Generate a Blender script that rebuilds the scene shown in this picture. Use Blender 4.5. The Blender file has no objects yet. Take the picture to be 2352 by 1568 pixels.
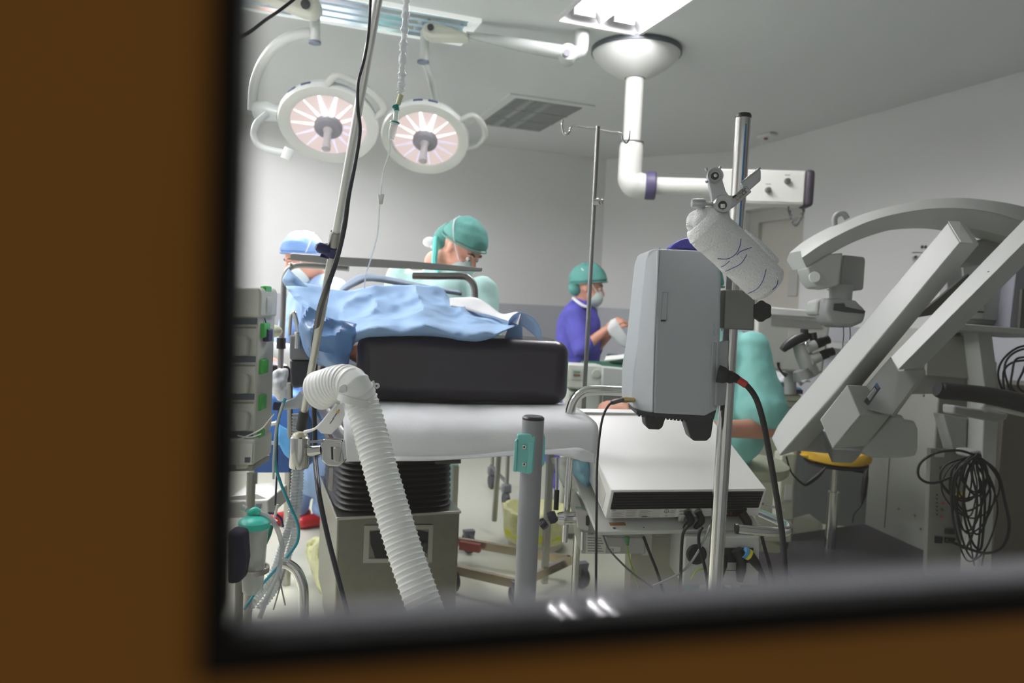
import bpy, bmesh, random
from math import *
from mathutils import Vector, Matrix, noise

# ---------------------------------------------------------------- camera
EYE = Vector((0, 0, 1.35)); FPX = 1700.0
AZ, PT, RO = radians(19.7), radians(-3.03), radians(2.6)
Fv = Vector((sin(AZ)*cos(PT), cos(AZ)*cos(PT), sin(PT)))
_r = Vector((cos(AZ), -sin(AZ), 0)); _u = _r.cross(Fv)
Rv = _r*cos(RO) + _u*sin(RO); Uv = -_r*sin(RO) + _u*cos(RO)
sc = bpy.context.scene
cd = bpy.data.cameras.new('camera'); cam = bpy.data.objects.new('camera', cd)
sc.collection.objects.link(cam); sc.camera = cam
cd.sensor_width = 36; cd.lens = FPX/2352*36; cd.clip_start = .01; cd.clip_end = 60
cam.matrix_world = Matrix((( Rv.x, Uv.x, -Fv.x, EYE.x), (Rv.y, Uv.y, -Fv.y, EYE.y), (Rv.z, Uv.z, -Fv.z, EYE.z), (0, 0, 0, 1)))
cd.dof.use_dof = True; cd.dof.focus_distance = 1.65; cd.dof.aperture_fstop = 4.0
# ---------------------------------------------------------------- world, exposure
w = bpy.data.worlds.new('world'); sc.world = w; w.use_nodes = True
w.node_tree.nodes['Background'].inputs[0].default_value = (1.0, .93, .84, 1)
w.node_tree.nodes['Background'].inputs[1].default_value = .092
sc.view_settings.view_transform = 'Standard'; sc.view_settings.look = 'None'
sc.view_settings.exposure = 0.38; sc.view_settings.gamma = 1; sc.view_settings.use_curve_mapping = False
sc.cycles.use_denoising = True; sc.cycles.max_bounces = 7; sc.cycles.diffuse_bounces = 4
sc.cycles.glossy_bounces = 4; sc.cycles.transparent_max_bounces = 12; sc.cycles.sample_clamp_indirect = 4
TUBE_POWER = 76.0; LAMP_POWER = 380.0; REFLECT = 1.0
def lamp(name, kind, loc, direction, energy, color, **kw):
    l = bpy.data.lights.new(name, kind); l.energy = energy; l.color = color
    for k, v in kw.items(): setattr(l, k, v)
    o = bpy.data.objects.new(name, l); sc.collection.objects.link(o); o.location = loc
    o.rotation_euler = Vector(direction).to_track_quat('-Z', 'Y').to_euler()
    return o

# ---------------------------------------------------------------- helpers
V = Vector
def ray(u, v): return Fv + Rv*((u-1176)/FPX) - Uv*((v-784)/FPX)
def P(u, v, d): return EYE + ray(u, v)*d                    # point d metres in front of the lens plane
def Z(u, v, z):
    r = ray(u, v); return EYE + r*((z-EYE.z)/r.z)
def PY(u, v, y):
    r = ray(u, v); return EYE + r*(y/r.y)
def PX(u, v, x):
    r = ray(u, v); return EYE + r*(x/r.x)
def rr(w, d): return w*.5*d/FPX
def PP(l, d=None): return [P(*q) if len(q) == 3 else P(q[0], q[1], d) for q in l]
UP = V((0, 0, 1)); AX = V((1, 0, 0)); AY = V((0, 1, 0))
def lin(c):
    c /= 255.; return c/12.92 if c <= .04045 else ((c+.055)/1.055)**2.4
MATS = {}
def mat(name, rgb, rough=.5, metal=0, bump=0, scale=40, var=.04, emis=0, ecol=None, coat=0, alpha=1, trans=0, stripes=None, sub=0):
    if name in MATS: return MATS[name]
    m = bpy.data.materials.new(name); m.use_nodes = True; nt = m.node_tree; b = nt.nodes['Principled BSDF']
    col = [lin(x) for x in rgb]
    tc = nt.nodes.new('ShaderNodeTexCoord'); nz = nt.nodes.new('ShaderNodeTexNoise')
    nz.inputs['Scale'].default_value = scale; nz.inputs['Detail'].default_value = 3
    nt.links.new(tc.outputs['Object'], nz.inputs['Vector'])
    mx = nt.nodes.new('ShaderNodeMix'); mx.data_type = 'RGBA'
    mx.inputs['A'].default_value = [max(0, x*(1-var)) for x in col]+[1]
    mx.inputs['B'].default_value = [min(1, x*(1+var)) for x in col]+[1]
    nt.links.new(nz.outputs['Fac'], mx.inputs['Factor'])
    out = mx.outputs['Result']
    if stripes:                                            # (axis, count per metre, rgb, width)
        sx = nt.nodes.new('ShaderNodeSeparateXYZ'); nt.links.new(tc.outputs['Object'], sx.inputs[0])
        mu = nt.nodes.new('ShaderNodeMath'); mu.operation = 'MULTIPLY'; mu.inputs[1].default_value = stripes[1]
        fr = nt.nodes.new('ShaderNodeMath'); fr.operation = 'FRACT'; lt = nt.nodes.new('ShaderNodeMath'); lt.operation = 'LESS_THAN'
        lt.inputs[1].default_value = stripes[3]
        nt.links.new(sx.outputs[stripes[0]], mu.inputs[0]); nt.links.new(mu.outputs[0], fr.inputs[0]); nt.links.new(fr.outputs[0], lt.inputs[0])
        m2 = nt.nodes.new('ShaderNodeMix'); m2.data_type = 'RGBA'; nt.links.new(lt.outputs[0], m2.inputs['Factor'])
        nt.links.new(out, m2.inputs['A']); m2.inputs['B'].default_value = [lin(x) for x in stripes[2]]+[1]; out = m2.outputs['Result']
    nt.links.new(out, b.inputs['Base Color'])
    b.inputs['Roughness'].default_value = rough; b.inputs['Metallic'].default_value = metal
    b.inputs['Alpha'].default_value = alpha; b.inputs['Coat Weight'].default_value = coat
    b.inputs['Transmission Weight'].default_value = trans
    if sub:
        b.inputs['Subsurface Weight'].default_value = sub; b.inputs['Subsurface Scale'].default_value = .01
    if emis:
        b.inputs['Emission Color'].default_value = [lin(x) for x in (ecol or rgb)]+[1]; b.inputs['Emission Strength'].default_value = emis
    if bump:
        n2 = nt.nodes.new('ShaderNodeTexNoise'); n2.inputs['Scale'].default_value = scale; n2.inputs['Detail'].default_value = 4
        nt.links.new(tc.outputs['Object'], n2.inputs['Vector'])
        bp = nt.nodes.new('ShaderNodeBump'); bp.inputs['Strength'].default_value = bump; bp.inputs['Distance'].default_value = .004
        nt.links.new(n2.outputs['Fac'], bp.inputs['Height']); nt.links.new(bp.outputs[0], b.inputs['Normal'])
    MATS[name] = m; return m

class MB:
    def __init__(s): s.v = []; s.f = []
    def add(s, vs, fs):
        o = len(s.v); s.v += [V(x) for x in vs]; s.f += [[i+o for i in f] for f in fs]; return s
    def hexa(s, b, t):                                      # bottom ring, top ring (4 points each)
        return s.add(list(b)+list(t), [(3, 2, 1, 0), (4, 5, 6, 7)]+[(i, (i+1) % 4, 4+(i+1) % 4, 4+i) for i in range(4)])
    def box(s, c, sx, sy, sz, ax=(AX, AY, UP)):
        c = V(c); a, b, e = [V(x).normalized() for x in ax]; a = a*sx/2; b = b*sy/2; e = e*sz/2
        return s.hexa([c-a-b-e, c+a-b-e, c+a+b-e, c-a+b-e], [c-a-b+e, c+a-b+e, c+a+b+e, c-a+b+e])
    def span(s, a, b):                                      # axis-aligned box between two corners
        a, b = V(a), V(b); d = b-a
        return s.box((a+b)/2, abs(d.x), abs(d.y), abs(d.z))
    def prism(s, poly, vec):
        poly = [V(p) for p in poly]; n = len(poly); vec = V(vec)
        c = sum(poly, V())/n; nn = V()
        for i in range(n): nn += (poly[i]-c).cross(poly[(i+1) % n]-c)
        if nn.dot(vec) > 0: poly = poly[::-1]
        return s.add(poly+[p+vec for p in poly], [tuple(range(n)), tuple(range(2*n-1, n-1, -1))]+[((i+1) % n, i, n+i, n+(i+1) % n) for i in range(n)])
    def loft(s, rings, cap=True, closed=True):
        n = len(rings[0]); m = len(rings); fs = []
        for j in range(m-1):
            for i in range(n if closed else n-1):
                fs.append((j*n+i, j*n+(i+1) % n, (j+1)*n+(i+1) % n, (j+1)*n+i))
        if cap and closed: fs += [tuple(range(n-1, -1, -1)), tuple(range((m-1)*n, m*n))]
        return s.add([p for r in rings for p in r], fs)
    def tube(s, pts, r, n=14, cap=True, curve=0, flat=1, side=None):
        pts = [V(p) for p in pts]; R_ = list(r) if isinstance(r, (list, tuple)) else [r]*len(pts)
        if curve: pts, R_ = spline(pts, R_, curve)
        m = len(pts); T = []
        for i in range(m):
            t = pts[min(i+1, m-1)]-pts[max(i-1, 0)]; T.append(t.normalized() if t.length > 1e-9 else V((0, 0, 1)))
        a = V(side) if side else (UP if abs(T[0].z) < .9 else AX)
        x = (a-T[0]*a.dot(T[0])).normalized(); rings = []
        for i in range(m):
            x = (x-T[i]*x.dot(T[i])).normalized(); y = T[i].cross(x)
            rings.append([pts[i]+(x*cos(2*pi*k/n)*flat+y*sin(2*pi*k/n))*R_[i] for k in range(n)])
        return s.loft(rings, cap)
    def lathe(s, prof, o, axis, n=28):                      # prof: (radius, height along axis)
        if prof[0][0] > .003 and prof[-1][0] > .003: prof = list(prof)+[prof[0]]
        o = V(o); a = V(axis).normalized(); x = (AX if abs(a.x) < .8 else AY); x = (x-a*x.dot(a)).normalized(); y = a.cross(x)
        return s.loft([[o+a*h+(x*cos(2*pi*k/n)+y*sin(2*pi*k/n))*max(r_, 1e-4) for k in range(n)] for r_, h in prof], cap=prof[0] != prof[-1])
    def ell(s, c, rad, ax=(AX, AY, UP), n=20, m=12, t0=0, t1=pi):
        c = V(c); a, b, e = [V(q).normalized() for q in ax]; rings = []
        for j in range(m+1):
            t = t0+(t1-t0)*j/m; t = min(max(t, .02), pi-.02)
            rings.append([c+a*rad[0]*sin(t)*cos(2*pi*k/n)+b*rad[1]*sin(t)*sin(2*pi*k/n)+e*rad[2]*cos(t) for k in range(n)])
        return s.loft(rings[::-1])
    def cap(s, p, q, r0, r1=None, n=14):                    # round-ended tapered limb
        p, q = V(p), V(q); r1 = r0 if r1 is None else r1; d = (q-p); L = max(d.length, 1e-5); d = d/L
        prof = [(r0*sin(t*pi/10), -r0*cos(t*pi/10)) for t in range(0, 6)]+[(r1*cos(t*pi/10), L+r1*sin(t*pi/10)) for t in range(0, 6)]
        return s.lathe(prof, p, d, n)
    def grid(s, nu, nv, fn):
        vs = [fn(i/nu, j/nv) for j in range(nv+1) for i in range(nu+1)]
        return s.add(vs, [(j*(nu+1)+i, j*(nu+1)+i+1, (j+1)*(nu+1)+i+1, (j+1)*(nu+1)+i) for j in range(nv) for i in range(nu)])

def spline(pts, R_, k):
    n = len(pts); op = []; orr = []
    g = lambda i: pts[0]*2-pts[1] if i < 0 else (pts[-1]*2-pts[-2] if i >= n else pts[i])
    for i in range(n-1):
        a, b, c, d = g(i-1), g(i), g(i+1), g(i+2)
        for j in range(k):
            t = j/k
            op.append(.5*((2*b)+(c-a)*t+(2*a-5*b+4*c-d)*t*t+(3*b-a-3*c+d)*t**3)); orr.append(R_[i]*(1-t)+R_[i+1]*t)
    return op+[pts[-1]], orr+[R_[-1]]

ORG = {}
def obj(name, mb, m, parent=None, label=None, bev=0, solid=0, remesh=0, smooth=0, disp=None, sub=0, ang=40, seg=2, flat=False):
    me = bpy.data.meshes.new(name)
    vs = mb.v
    lo = V((min(v.x for v in vs), min(v.y for v in vs), min(v.z for v in vs))); hi = V((max(v.x for v in vs), max(v.y for v in vs), max(v.z for v in vs)))
    o_ = V(((lo.x+hi.x)/2, (lo.y+hi.y)/2, lo.z if parent is None else (lo.z+hi.z)/2))
    me.from_pydata([v-o_ for v in vs], [], mb.f); me.validate()
    bm = bmesh.new(); bm.from_mesh(me); bmesh.ops.recalc_face_normals(bm, faces=bm.faces); bm.to_mesh(me); bm.free()
    if not flat:
        me.shade_smooth()
        if not remesh: me.set_sharp_from_angle(angle=radians(ang))
    me.materials.append(m)
    o = bpy.data.objects.new(name, me); sc.collection.objects.link(o)
    po = ORG[parent.name] if parent else V()
    o.location = o_-po; ORG[o.name] = o_
    if parent: o.parent = parent
    if label: o['label'] = label
    if solid:
        x = o.modifiers.new('thick', 'SOLIDIFY'); x.thickness = solid; x.offset = 0
    if remesh:
        x = o.modifiers.new('skin', 'REMESH'); x.mode = 'VOXEL'; x.voxel_size = remesh; x.use_smooth_shade = True
    if smooth:
        x = o.modifiers.new('soft', 'SMOOTH'); x.factor = .5; x.iterations = smooth
    if disp:
        t = bpy.data.textures.new(name+'_folds', 'CLOUDS'); t.noise_scale = disp[1]; t.noise_depth = 2
        x = o.modifiers.new('folds', 'DISPLACE'); x.texture = t; x.strength = disp[0]; x.mid_level = .5; x.texture_coords = 'LOCAL'
    if bev:
        x = o.modifiers.new('edges', 'BEVEL'); x.width = bev; x.segments = seg; x.limit_method = 'ANGLE'; x.angle_limit = radians(35)
    if sub:
        x = o.modifiers.new('fine', 'SUBSURF'); x.levels = sub; x.render_levels = sub
    return o
def tag(o, label, cat, group=None):
    o['label'] = label; o['category'] = cat
    if group: o['group'] = group
    return o
def thing(name, loc, label, cat, group=None):
    o = bpy.data.objects.new(name, None); sc.collection.objects.link(o); o.location = loc; o.empty_display_size = .05
    ORG[o.name] = V(loc); return tag(o, label, cat, group)
def struct(name, mb, m, parent=None, **k):
    o = obj(name, mb, m, parent, **k)
    if parent is None: o['kind'] = 'structure'
    return o
def text(name, s, o_, xd, yd, size, m, parent, depth=.0004):
    c = bpy.data.curves.new('letters', 'FONT'); c.body = s; c.size = size; c.extrude = depth
    t = bpy.data.objects.new('letters', c); sc.collection.objects.link(t); bpy.context.view_layer.update()
    me = bpy.data.meshes.new_from_object(t.evaluated_get(bpy.context.evaluated_depsgraph_get()))
    bpy.data.objects.remove(t); bpy.data.curves.remove(c)
    xd = V(xd).normalized(); yd = V(yd); yd = (yd-xd*yd.dot(xd)).normalized(); zd = xd.cross(yd)
    b = MB(); b.add([V(o_)+xd*v.co.x+yd*v.co.y+zd*(v.co.z+depth) for v in me.vertices], [tuple(p.vertices) for p in me.polygons])
    bpy.data.meshes.remove(me)
    return obj(name, b, m, parent, flat=True)
def path_pts(l, d=None): return PP(l, d)

M_ = {}
white_paint = mat('white_enamel', (226, 228, 224), .35)
grey_plastic = mat('pale_grey_plastic', (170, 175, 178), .42, bump=.05, scale=600)
chrome = mat('chrome', (206, 205, 202), .14, 1, var=.02)
steel = mat('brushed_steel', (176, 174, 168), .3, 1, bump=.15, scale=90)
dull_steel = mat('dull_steel', (150, 150, 148), .42, 1)
black_pl = mat('black_plastic', (22, 23, 25), .45)
black_rub = mat('black_rubber', (17, 17, 18), .6)
dark_grey = mat('dark_grey_plastic', (52, 54, 58), .5)
navy = mat('navy_plastic', (32, 34, 92), .4)
skin = mat('skin', (206, 150, 128), .55, sub=.15, scale=25, var=.08)
ink = mat('ink', (30, 30, 32), .6)
# ================================================================ ROOM
wall_p = mat('wall_paint', (228, 228, 227), .6, bump=.05, scale=300, var=.015)
ceil_p = mat('ceiling_paint', (222, 225, 224), .7, bump=.05, scale=300, var=.015)
dado_p = mat('grey_wall_vinyl', (182, 184, 190), .5, var=.02, scale=60)
floor_m = mat('speckled_vinyl_floor', (205, 206, 190), .28, bump=.03, scale=420, var=.1)
H = 2.9; YB = 7.13; XR = 4.43
struct('floor', MB().span((-2.6, .3, -.1), (5.6, 7.4, 0)), floor_m)
FIX = [(1.55, 2.04, 2.6, 3.82), (-.75, -.26, 2.4, 3.6), (-.95, -.46, 4.7, 5.9), (-2.1, -1.6, 4.0, 5.2), (-2.1, -1.6, 1.9, 3.1)]  # first one is in view; the others are unseen, added for brightness
xs = sorted({-2.6, 5.6} | {a for f in FIX for a in f[:2]}); ys = sorted({.2, 7.4} | {a for f in FIX for a in f[2:]}); cb_ = MB()
for i in range(len(xs)-1):
    for j in range(len(ys)-1):
        mx_, my_ = (xs[i]+xs[i+1])/2, (ys[j]+ys[j+1])/2
        if not any(f[0] < mx_ < f[1] and f[2] < my_ < f[3] for f in FIX): cb_.span((xs[i], ys[j], H), (xs[i+1], ys[j+1], H+.1))
struct('ceiling', cb_, ceil_p, flat=True)
struct('wall_back', MB().span((-2.6, YB, 0), (3.52, YB+.15, H)), wall_p)
struct('wall_corner', MB().prism([(3.52, YB, 0), (XR, 6.08, 0), (XR+.15, 6.08, 0), (XR+.15, YB+.15, 0), (3.52, YB+.15, 0)], (0, 0, H)), wall_p)
struct('wall_left', MB().span((-2.75, .2, 0), (-2.6, 7.28, H)), wall_p)
# right wall with a recessed door: near jamb at x=1840 px
pj = PX(1838, 640, XR); yj = pj.y; yf = 6.02; dz = PX(1838, 462, XR).z
struct('wall_right', MB().span((XR, .2, 0), (XR+.3, yj, H)).span((XR, yj, dz), (XR+.3, yf, H)).span((XR, yf, 0), (XR+.3, 6.1, H)), wall_p)
drm = mat('door_laminate', (196, 193, 184), .45, var=.02)
frm = mat('door_frame_paint', (186, 185, 180), .45)
d2 = struct('door_2', MB().span((XR+.14, yj, 0), (XR+.19, yf-.14, dz-.12)), drm)
obj('door_frame', MB().span((XR+.1, yf-.14, 0), (XR+.2, yf, dz)).span((XR+.1, yj, dz-.12), (XR+.2, yf-.14, dz)), frm, d2, bev=.006)
obj('push_plate', MB().span((XR+.125, yj+.18, 1.52), (XR+.14, yj+.3, 1.74)), frm, d2, bev=.004)
struct('trim_1', MB().span((-2.6, YB-.012, 0), (3.51, YB, 1.335)).prism([(3.51, YB-.006, 0), (XR-.002, 6.08, 0), (XR-.012, 6.075, 0), (3.50, YB-.014, 0)], (0, 0, 1.335)), dado_p)
struct('trim_2', MB().span((XR-.012, .2, 0), (XR, yj-.02, 1.28)), dado_p)
struct('trim_3', MB().span((-2.6, .2, 0), (-2.588, YB-.02, 1.335)), dado_p)
struct('baseboard_back', MB().span((-2.58, YB-.05, 0), (3.44, YB-.013, .12)), mat('coved_skirting', (190, 190, 178), .5), bev=.01)

# ---- door leaf with the vision panel we look through (slightly turned)
O_ = V((0, .235, 0)); ex = V((cos(radians(-5.4)), sin(radians(-5.4)), 0)); ey = V((-ex.y, ex.x, 0))
WS = .55
def L(x, y, z): return EYE+(O_+ex*x+ey*y+UP*z-EYE)*WS
def lbox(x0, x1, y0, y1, z0, z1, mb=None):
    mb = mb or MB(); q = lambda z: [L(x0, y0, z), L(x1, y0, z), L(x1, y1, z), L(x0, y1, z)]
    return mb.hexa(q(z0), q(z1))
wood = mat('orange_brown_door_laminate', (204, 138, 44), .4, var=.1, scale=9)
x0, x1, z0, z1 = -.003, .62, 1.2435, 1.95
dl = MB(); g = .0055
ZL, ZH = -1.1, 2.72; lbox(-1.1, x0-g, -.02, .03, ZL, ZH, dl); lbox(x0-g, x1+g, -.02, .03, ZL, z0-.02, dl); lbox(x1+g, 1.5, -.02, .03, ZL, ZH, dl); lbox(x0-g, x1+g, -.02, .03, z1+g, ZH, dl)
lbox(x0-g, x1+g, -.02, -.012, z0-.02, z0-.0012, dl)
dq = struct('door_1', dl, wood)
db = MB(); lbox(-1.1, x0-g, .0302, .036, ZL, ZH, db); lbox(x0-g, x1+g, .0302, .036, ZL, z0-.02, db); lbox(x1+g, 1.5, .0302, .036, ZL, ZH, db); lbox(x0-g, x1+g, .0302, .036, z1+g, ZH, db)
obj('inner_face', db, mat('pale_door_laminate', (205, 208, 206), .45), dq, 'pale grey inner face of the door')
gk = MB(); lbox(x0-g, x0+.0038, -.023, -.014, z0-.001, z1+g, gk); lbox(x1, x1+g, -.023, -.014, z0-.001, z1+g, gk)
lbox(x0+.0038, x1, -.023, -.014, z0-.001, z0+.0105, gk); lbox(x0, x1, -.023, -.014, z1, z1+g, gk); lbox(x0-g, x0, -.014, .03, z0-.001, z1, gk)
tr = struct('trim_4', gk, mat('black_window_gasket', (10, 9, 8), .7))
sill_m = mat('grey_glossy_sill', (160, 160, 168), .04, var=.05, scale=30); sill_m.node_tree.nodes['Principled BSDF'].inputs['Specular IOR Level'].default_value = .08
sq_ = lambda z: [L(x0, -.0115, z), L(x1, -.0115, z), L(x1, .046, z), L(x0, .0298, z)]
struct('trim_5', MB().hexa(sq_(z0-.018), sq_(z0-.0035)), sill_m)
gl = bpy.data.materials.new('window_glass'); gl.use_nodes = True; nt = gl.node_tree; nt.nodes.clear()
o1 = nt.nodes.new('ShaderNodeOutputMaterial'); mxs = nt.nodes.new('ShaderNodeMixShader'); tb = nt.nodes.new('ShaderNodeBsdfTransparent'); gb = nt.nodes.new('ShaderNodeBsdfGlossy')
gb.inputs['Roughness'].default_value = .02; tb.inputs[0].default_value = (.95, .965, .955, 1)
mxs.inputs[0].default_value = .05; nt.links.new(tb.outputs[0], mxs.inputs[1]); nt.links.new(gb.outputs[0], mxs.inputs[2]); nt.links.new(mxs.outputs[0], o1.inputs[0])
struct('window_1', lbox(x0+.0005, x1-.0005, -.0135, -.0125, z0-.003, z1-.0005), gl)
# wall around the door leaf, seen only from other places
wf = MB().span((-2.6, .12, 0), (-.62, .22, H)).span((.84, -.02, 0), (5.6, .08, H)).span((5.5, .08, 0), (5.6, .2, H)).span((-.62, .02, 2.12), (.84, .2, H))
struct('wall_front', wf, mat('grey_front_wall_paint', (150, 152, 152), .6))

# ================================================================ CEILING FITTINGS
tubem = mat('lit_fluorescent_tube', (255, 255, 255), .4, emis=TUBE_POWER, ecol=(255, 249, 254))
reflm = mat('satin_reflector', (226, 224, 228), .3, .55, bump=.4, scale=7, var=.1)
trayw = mat('lamp_tray_white', (228, 228, 228), .4)
def fixture(f, lab, n=2, tm=None):
    tm = tm or tubem
    x0, x1, y0, y1 = f
    t = thing('ceiling_light', ((x0+x1)/2, (y0+y1)/2, H-.005), lab, 'ceiling light')
    z = H; e = .02; D = .085
    obj('frame', MB().span((x0-e, y0-e, z-.012), (x1+e, y0+.004, z+.0)).span((x0-e, y1-.004, z-.012), (x1+e, y1+e, z)).span((x0-e, y0+.004, z-.012), (x0+.004, y1-.004, z)).span((x1-.004, y0+.004, z-.012), (x1+e, y1-.004, z)), trayw, t)
    obj('tray', MB().span((x0, y0, z+D), (x1, y1, z+D+.01)).span((x0, y0, z), (x0+.004, y1, z+D)).span((x1-.004, y0, z), (x1, y1, z+D)).span((x0, y0, z), (x1, y0+.004, z+D)).span((x0, y1-.004, z), (x1, y1, z+D)), trayw, t)
    w = (x1-x0-.008)/n
    for k in range(n):
        a = x0+.004+w*k
        obj('reflector', MB().grid(16, 10, lambda s, q, a=a: V((a+w*s, y0+.004+(y1-y0-.008)*q, z+.002+.07*sin(pi*s)**.6))), reflm, t)
        for q in (.36, .64):
            cx = a+w*q; obj('tube', MB().tube([(cx, y0+.05, z+.03), (cx, y1-.07, z+.03)], .0095, 10), tm, t)
        obj('tube_holder', MB().span((a+w*.25, y1-.075, z+.015), (a+w*.75, y1-.055, z+.07)), trayw, t)
    return t
fill_tube = mat('boosted_fill_tube', (255, 255, 255), .4, emis=TUBE_POWER*2.1, ecol=(255, 250, 254))  # boosted tubes for the added back fixtures out of view
fixture(FIX[0], 'lit recessed fluorescent ceiling light with twin tubes above the ceiling column cover')
fixture(FIX[1], 'unseen recessed fluorescent ceiling light added at the left to brighten the foreground')  # added out of view, lifts the foreground
fixture(FIX[2], 'unseen recessed fluorescent ceiling light added at the back left to brighten the back wall', tm=fill_tube)  # added out of view, lifts the back wall
fixture(FIX[3], 'unseen recessed fluorescent ceiling light added at the far left to brighten the back of the room', tm=fill_tube)  # added out of view, brightens the back from the left
fixture(FIX[4], 'unseen recessed fluorescent ceiling light added at the near left to brighten the hose and sheet')  # added out of view as front fill for hose and sheet
# louvred fitting across the left, switched off; faint glow painted on frame and diffuser
t = thing('ceiling_light', (.4, 4.22, H-.03), 'long unlit ceiling light, painted with a faint glow, with mirrored lengthwise louvres behind the left lamp arm', 'ceiling light')
a0, a1, b0, b1 = -.55, 1.17, 4.0, 4.42
obj('frame', MB().span((a0, b0, H-.022), (a1, b0+.02, H-.002)).span((a0, b1-.02, H-.022), (a1, b1, H-.002)).span((a1-.06, b0+.02, H-.022), (a1, b1-.02, H-.002)).span((a0, b0+.02, H-.022), (a0+.06, b1-.02, H-.002)), mat('glow_end_plate', (250, 252, 250), .4, emis=.35), t)  # frame glows a little though the light is off
obj('diffuser', MB().span((a0+.06, b0+.02, H-.012), (a1-.06, b1-.02, H-.002)), mat('glow_blue_grey_diffuser', (185, 208, 222), .15, .2, emis=.12, ecol=(190, 215, 235)), t)  # faint emission stands in for the brightness of the dead diffuser
for k in range(4):
    yy = b0+.07+k*.092
    obj('louvre', MB().prism([(a0+.06, yy, H-.012), (a0+.06, yy+.012, H-.028), (a0+.06, yy+.024, H-.012)], (a1-a0-.12, 0, 0)), mat('louvre_mirror', (225, 235, 242), .12, .9), t)
# grille
vv = [Z(1160, 220, H), Z(1322, 236, H), Z(1300, 303, H), Z(1143, 292, H)]; c0 = sum(vv, V())/4
t = thing('ceiling_vent', (c0.x, c0.y, H-.02), 'square ceiling air grille with thin slats', 'ceiling vent')
vx0, vx1, vy0, vy1 = 1.86, 2.42, 5.36, 6.28
obj('vent_frame', MB().span((vx0-.07, vy0-.07, H-.012), (vx1+.07, vy0, H-.001)).span((vx0-.07, vy1, H-.012), (vx1+.07, vy1+.07, H-.001)).span((vx0-.07, vy0, H-.012), (vx0, vy1, H-.001)).span((vx1, vy0, H-.012), (vx1+.07, vy1, H-.001)), ceil_p, t)
obj('duct_back', MB().span((vx0, vy0, H-.004), (vx1, vy1, H-.001)), mat('dark_duct', (112, 116, 118), .8), t)
slm = mat('vent_slat_grey', (160, 164, 163), .5)
for k in range(22):
    xx = vx0+(k+.5)*(vx1-vx0)/22; obj('slat', MB().box((xx, (vy0+vy1)/2, H-.012), .009 if k not in (4, 5, 10, 11) else .026, vy1-vy0, .014), slm, t)
for q in (.3, .6): obj('cross_bar', MB().box(((vx0+vx1)/2, vy0+q, H-.022), vx1-vx0, .008, .004), slm, t)
# detector on right wall
pd = Z(1763, 312, H-.016)
t = thing('detector', pd, 'small white box with a red-brown dot on the ceiling near the right wall', 'detector')
obj('housing', MB().box(pd, .1, .16, .03), white_paint, t, bev=.008)
obj('red_dot', MB().lathe([(.0, 0), (.018, 0), (.018, .012), (.0, .014)], pd+V((.0, .02, -.014)), (0, 0, -1), 12), mat('red_brown', (120, 50, 40), .4), t)

# ---- ceiling column with swivel arm and control box
pw = mat('arm_white_plastic', (232, 232, 226), .3)
purp = mat('dark_violet_ring', (72, 66, 98), .5)
cc = Z(1462, 113, H); cx, cy = cc.x, cc.y
# top of the column: below the cover, its foot at px (1450,455)
kd = 4.12
t = thing('ceiling_column', (cx, cy, H-.3), 'white ceiling column with elbow, violet ring and arm carrying a control box', 'ceiling column')
obj('ceiling_cover', MB().lathe([(.262, 0), (.262, .03), (.25, .05), (.2, .1), (.12, .15), (.075, .17), (.06, .172)], (cx, cy, H-.002), (0, 0, -1), 40), white_paint, t)
obj('cover_rim', MB().lathe([(.262, 0), (.27, .0), (.27, .028), (.263, .028)], (cx, cy, H-.002), (0, 0, -1), 40), mat('rim_grey', (84, 88, 94), .5), t)
def zat(v): return EYE.z+((V((cx, cy, EYE.z))-EYE).dot(V((Fv.x, Fv.y, 0))))*0
def col_z(u, v):                                            # height on the column axis seen at that pixel row
    r = ray(u, v); k = (cx*r.x+cy*r.y)/(r.x**2+r.y**2); return EYE.z+r.z*k
ztop, zj, zb = H-.17, col_z(1450, 326), col_z(1445, 425)
obj('column_tube', MB().tube([(cx, cy, ztop), (cx, cy, zj-.01)], .055, 28), pw, t)
obj('joint_seam', MB().lathe([(.05, 0), (.072, 0), (.072, .006), (.05, .006)], (cx, cy, zj), (0, 0, -1), 28), mat('seam_grey', (110, 112, 112), .5), t)
e0 = V((cx, cy, zb)); dirx = (P(1640, 424, kd-.05)-P(1460, 424, kd)); dirx.z = 0; dirx.normalize()
pts = [V((cx, cy, zj-.006)), V((cx, cy, zj-.05)), V((cx, cy, zb+.07)), V((cx, cy, zb+.035))+dirx*.006, e0+dirx*.03+UP*.008, e0+dirx*.08, e0+dirx*.1]
obj('elbow', MB().tube(pts, [.066, .072, .072, .076, .08, .072, .07], 28, curve=5), pw, t)
obj('violet_ring', MB().lathe([(.055, 0), (.078, 0), (.084, .008), (.084, .055), (.078, .062), (.055, .062)], e0+dirx*.095, dirx, 30), purp, t)
obj('arm_tube', MB().tube([e0+dirx*.15, e0+dirx*.52], .052, 28), pw, t)
bx0 = e0+dirx*.5; ud = dirx.cross(UP); ud = -ud if ud.y < 0 else ud
bx = MB().box(bx0+dirx*.26+UP*.0-ud*.0, .5, .14, .2, (dirx, ud, UP)); cb = obj('control_box', bx, pw, t, bev=.008)
obj('front_plate', MB().box(bx0+dirx*.3-ud*.073, .4, .004, .17, (dirx, ud, UP)), mat('plate_white', (236, 236, 230), .4), cb)
for a, b in ((.3, -.02), (.405, .035)):
    obj('knob', MB().lathe([(.0, .03), (.014, .028), (.016, .01), (.018, 0), (.0, 0)][::-1], bx0+dirx*a-ud*.075+UP*b, -ud, 16), mat('knob_grey', (110, 112, 108), .35, .5), cb)
    obj('small_mark', MB().box(bx0+dirx*a-ud*.0755+UP*(b+.035), .03, .001, .006, (dirx, ud, UP)), mat('faint_ink', (170, 170, 168), .6), cb)
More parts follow.
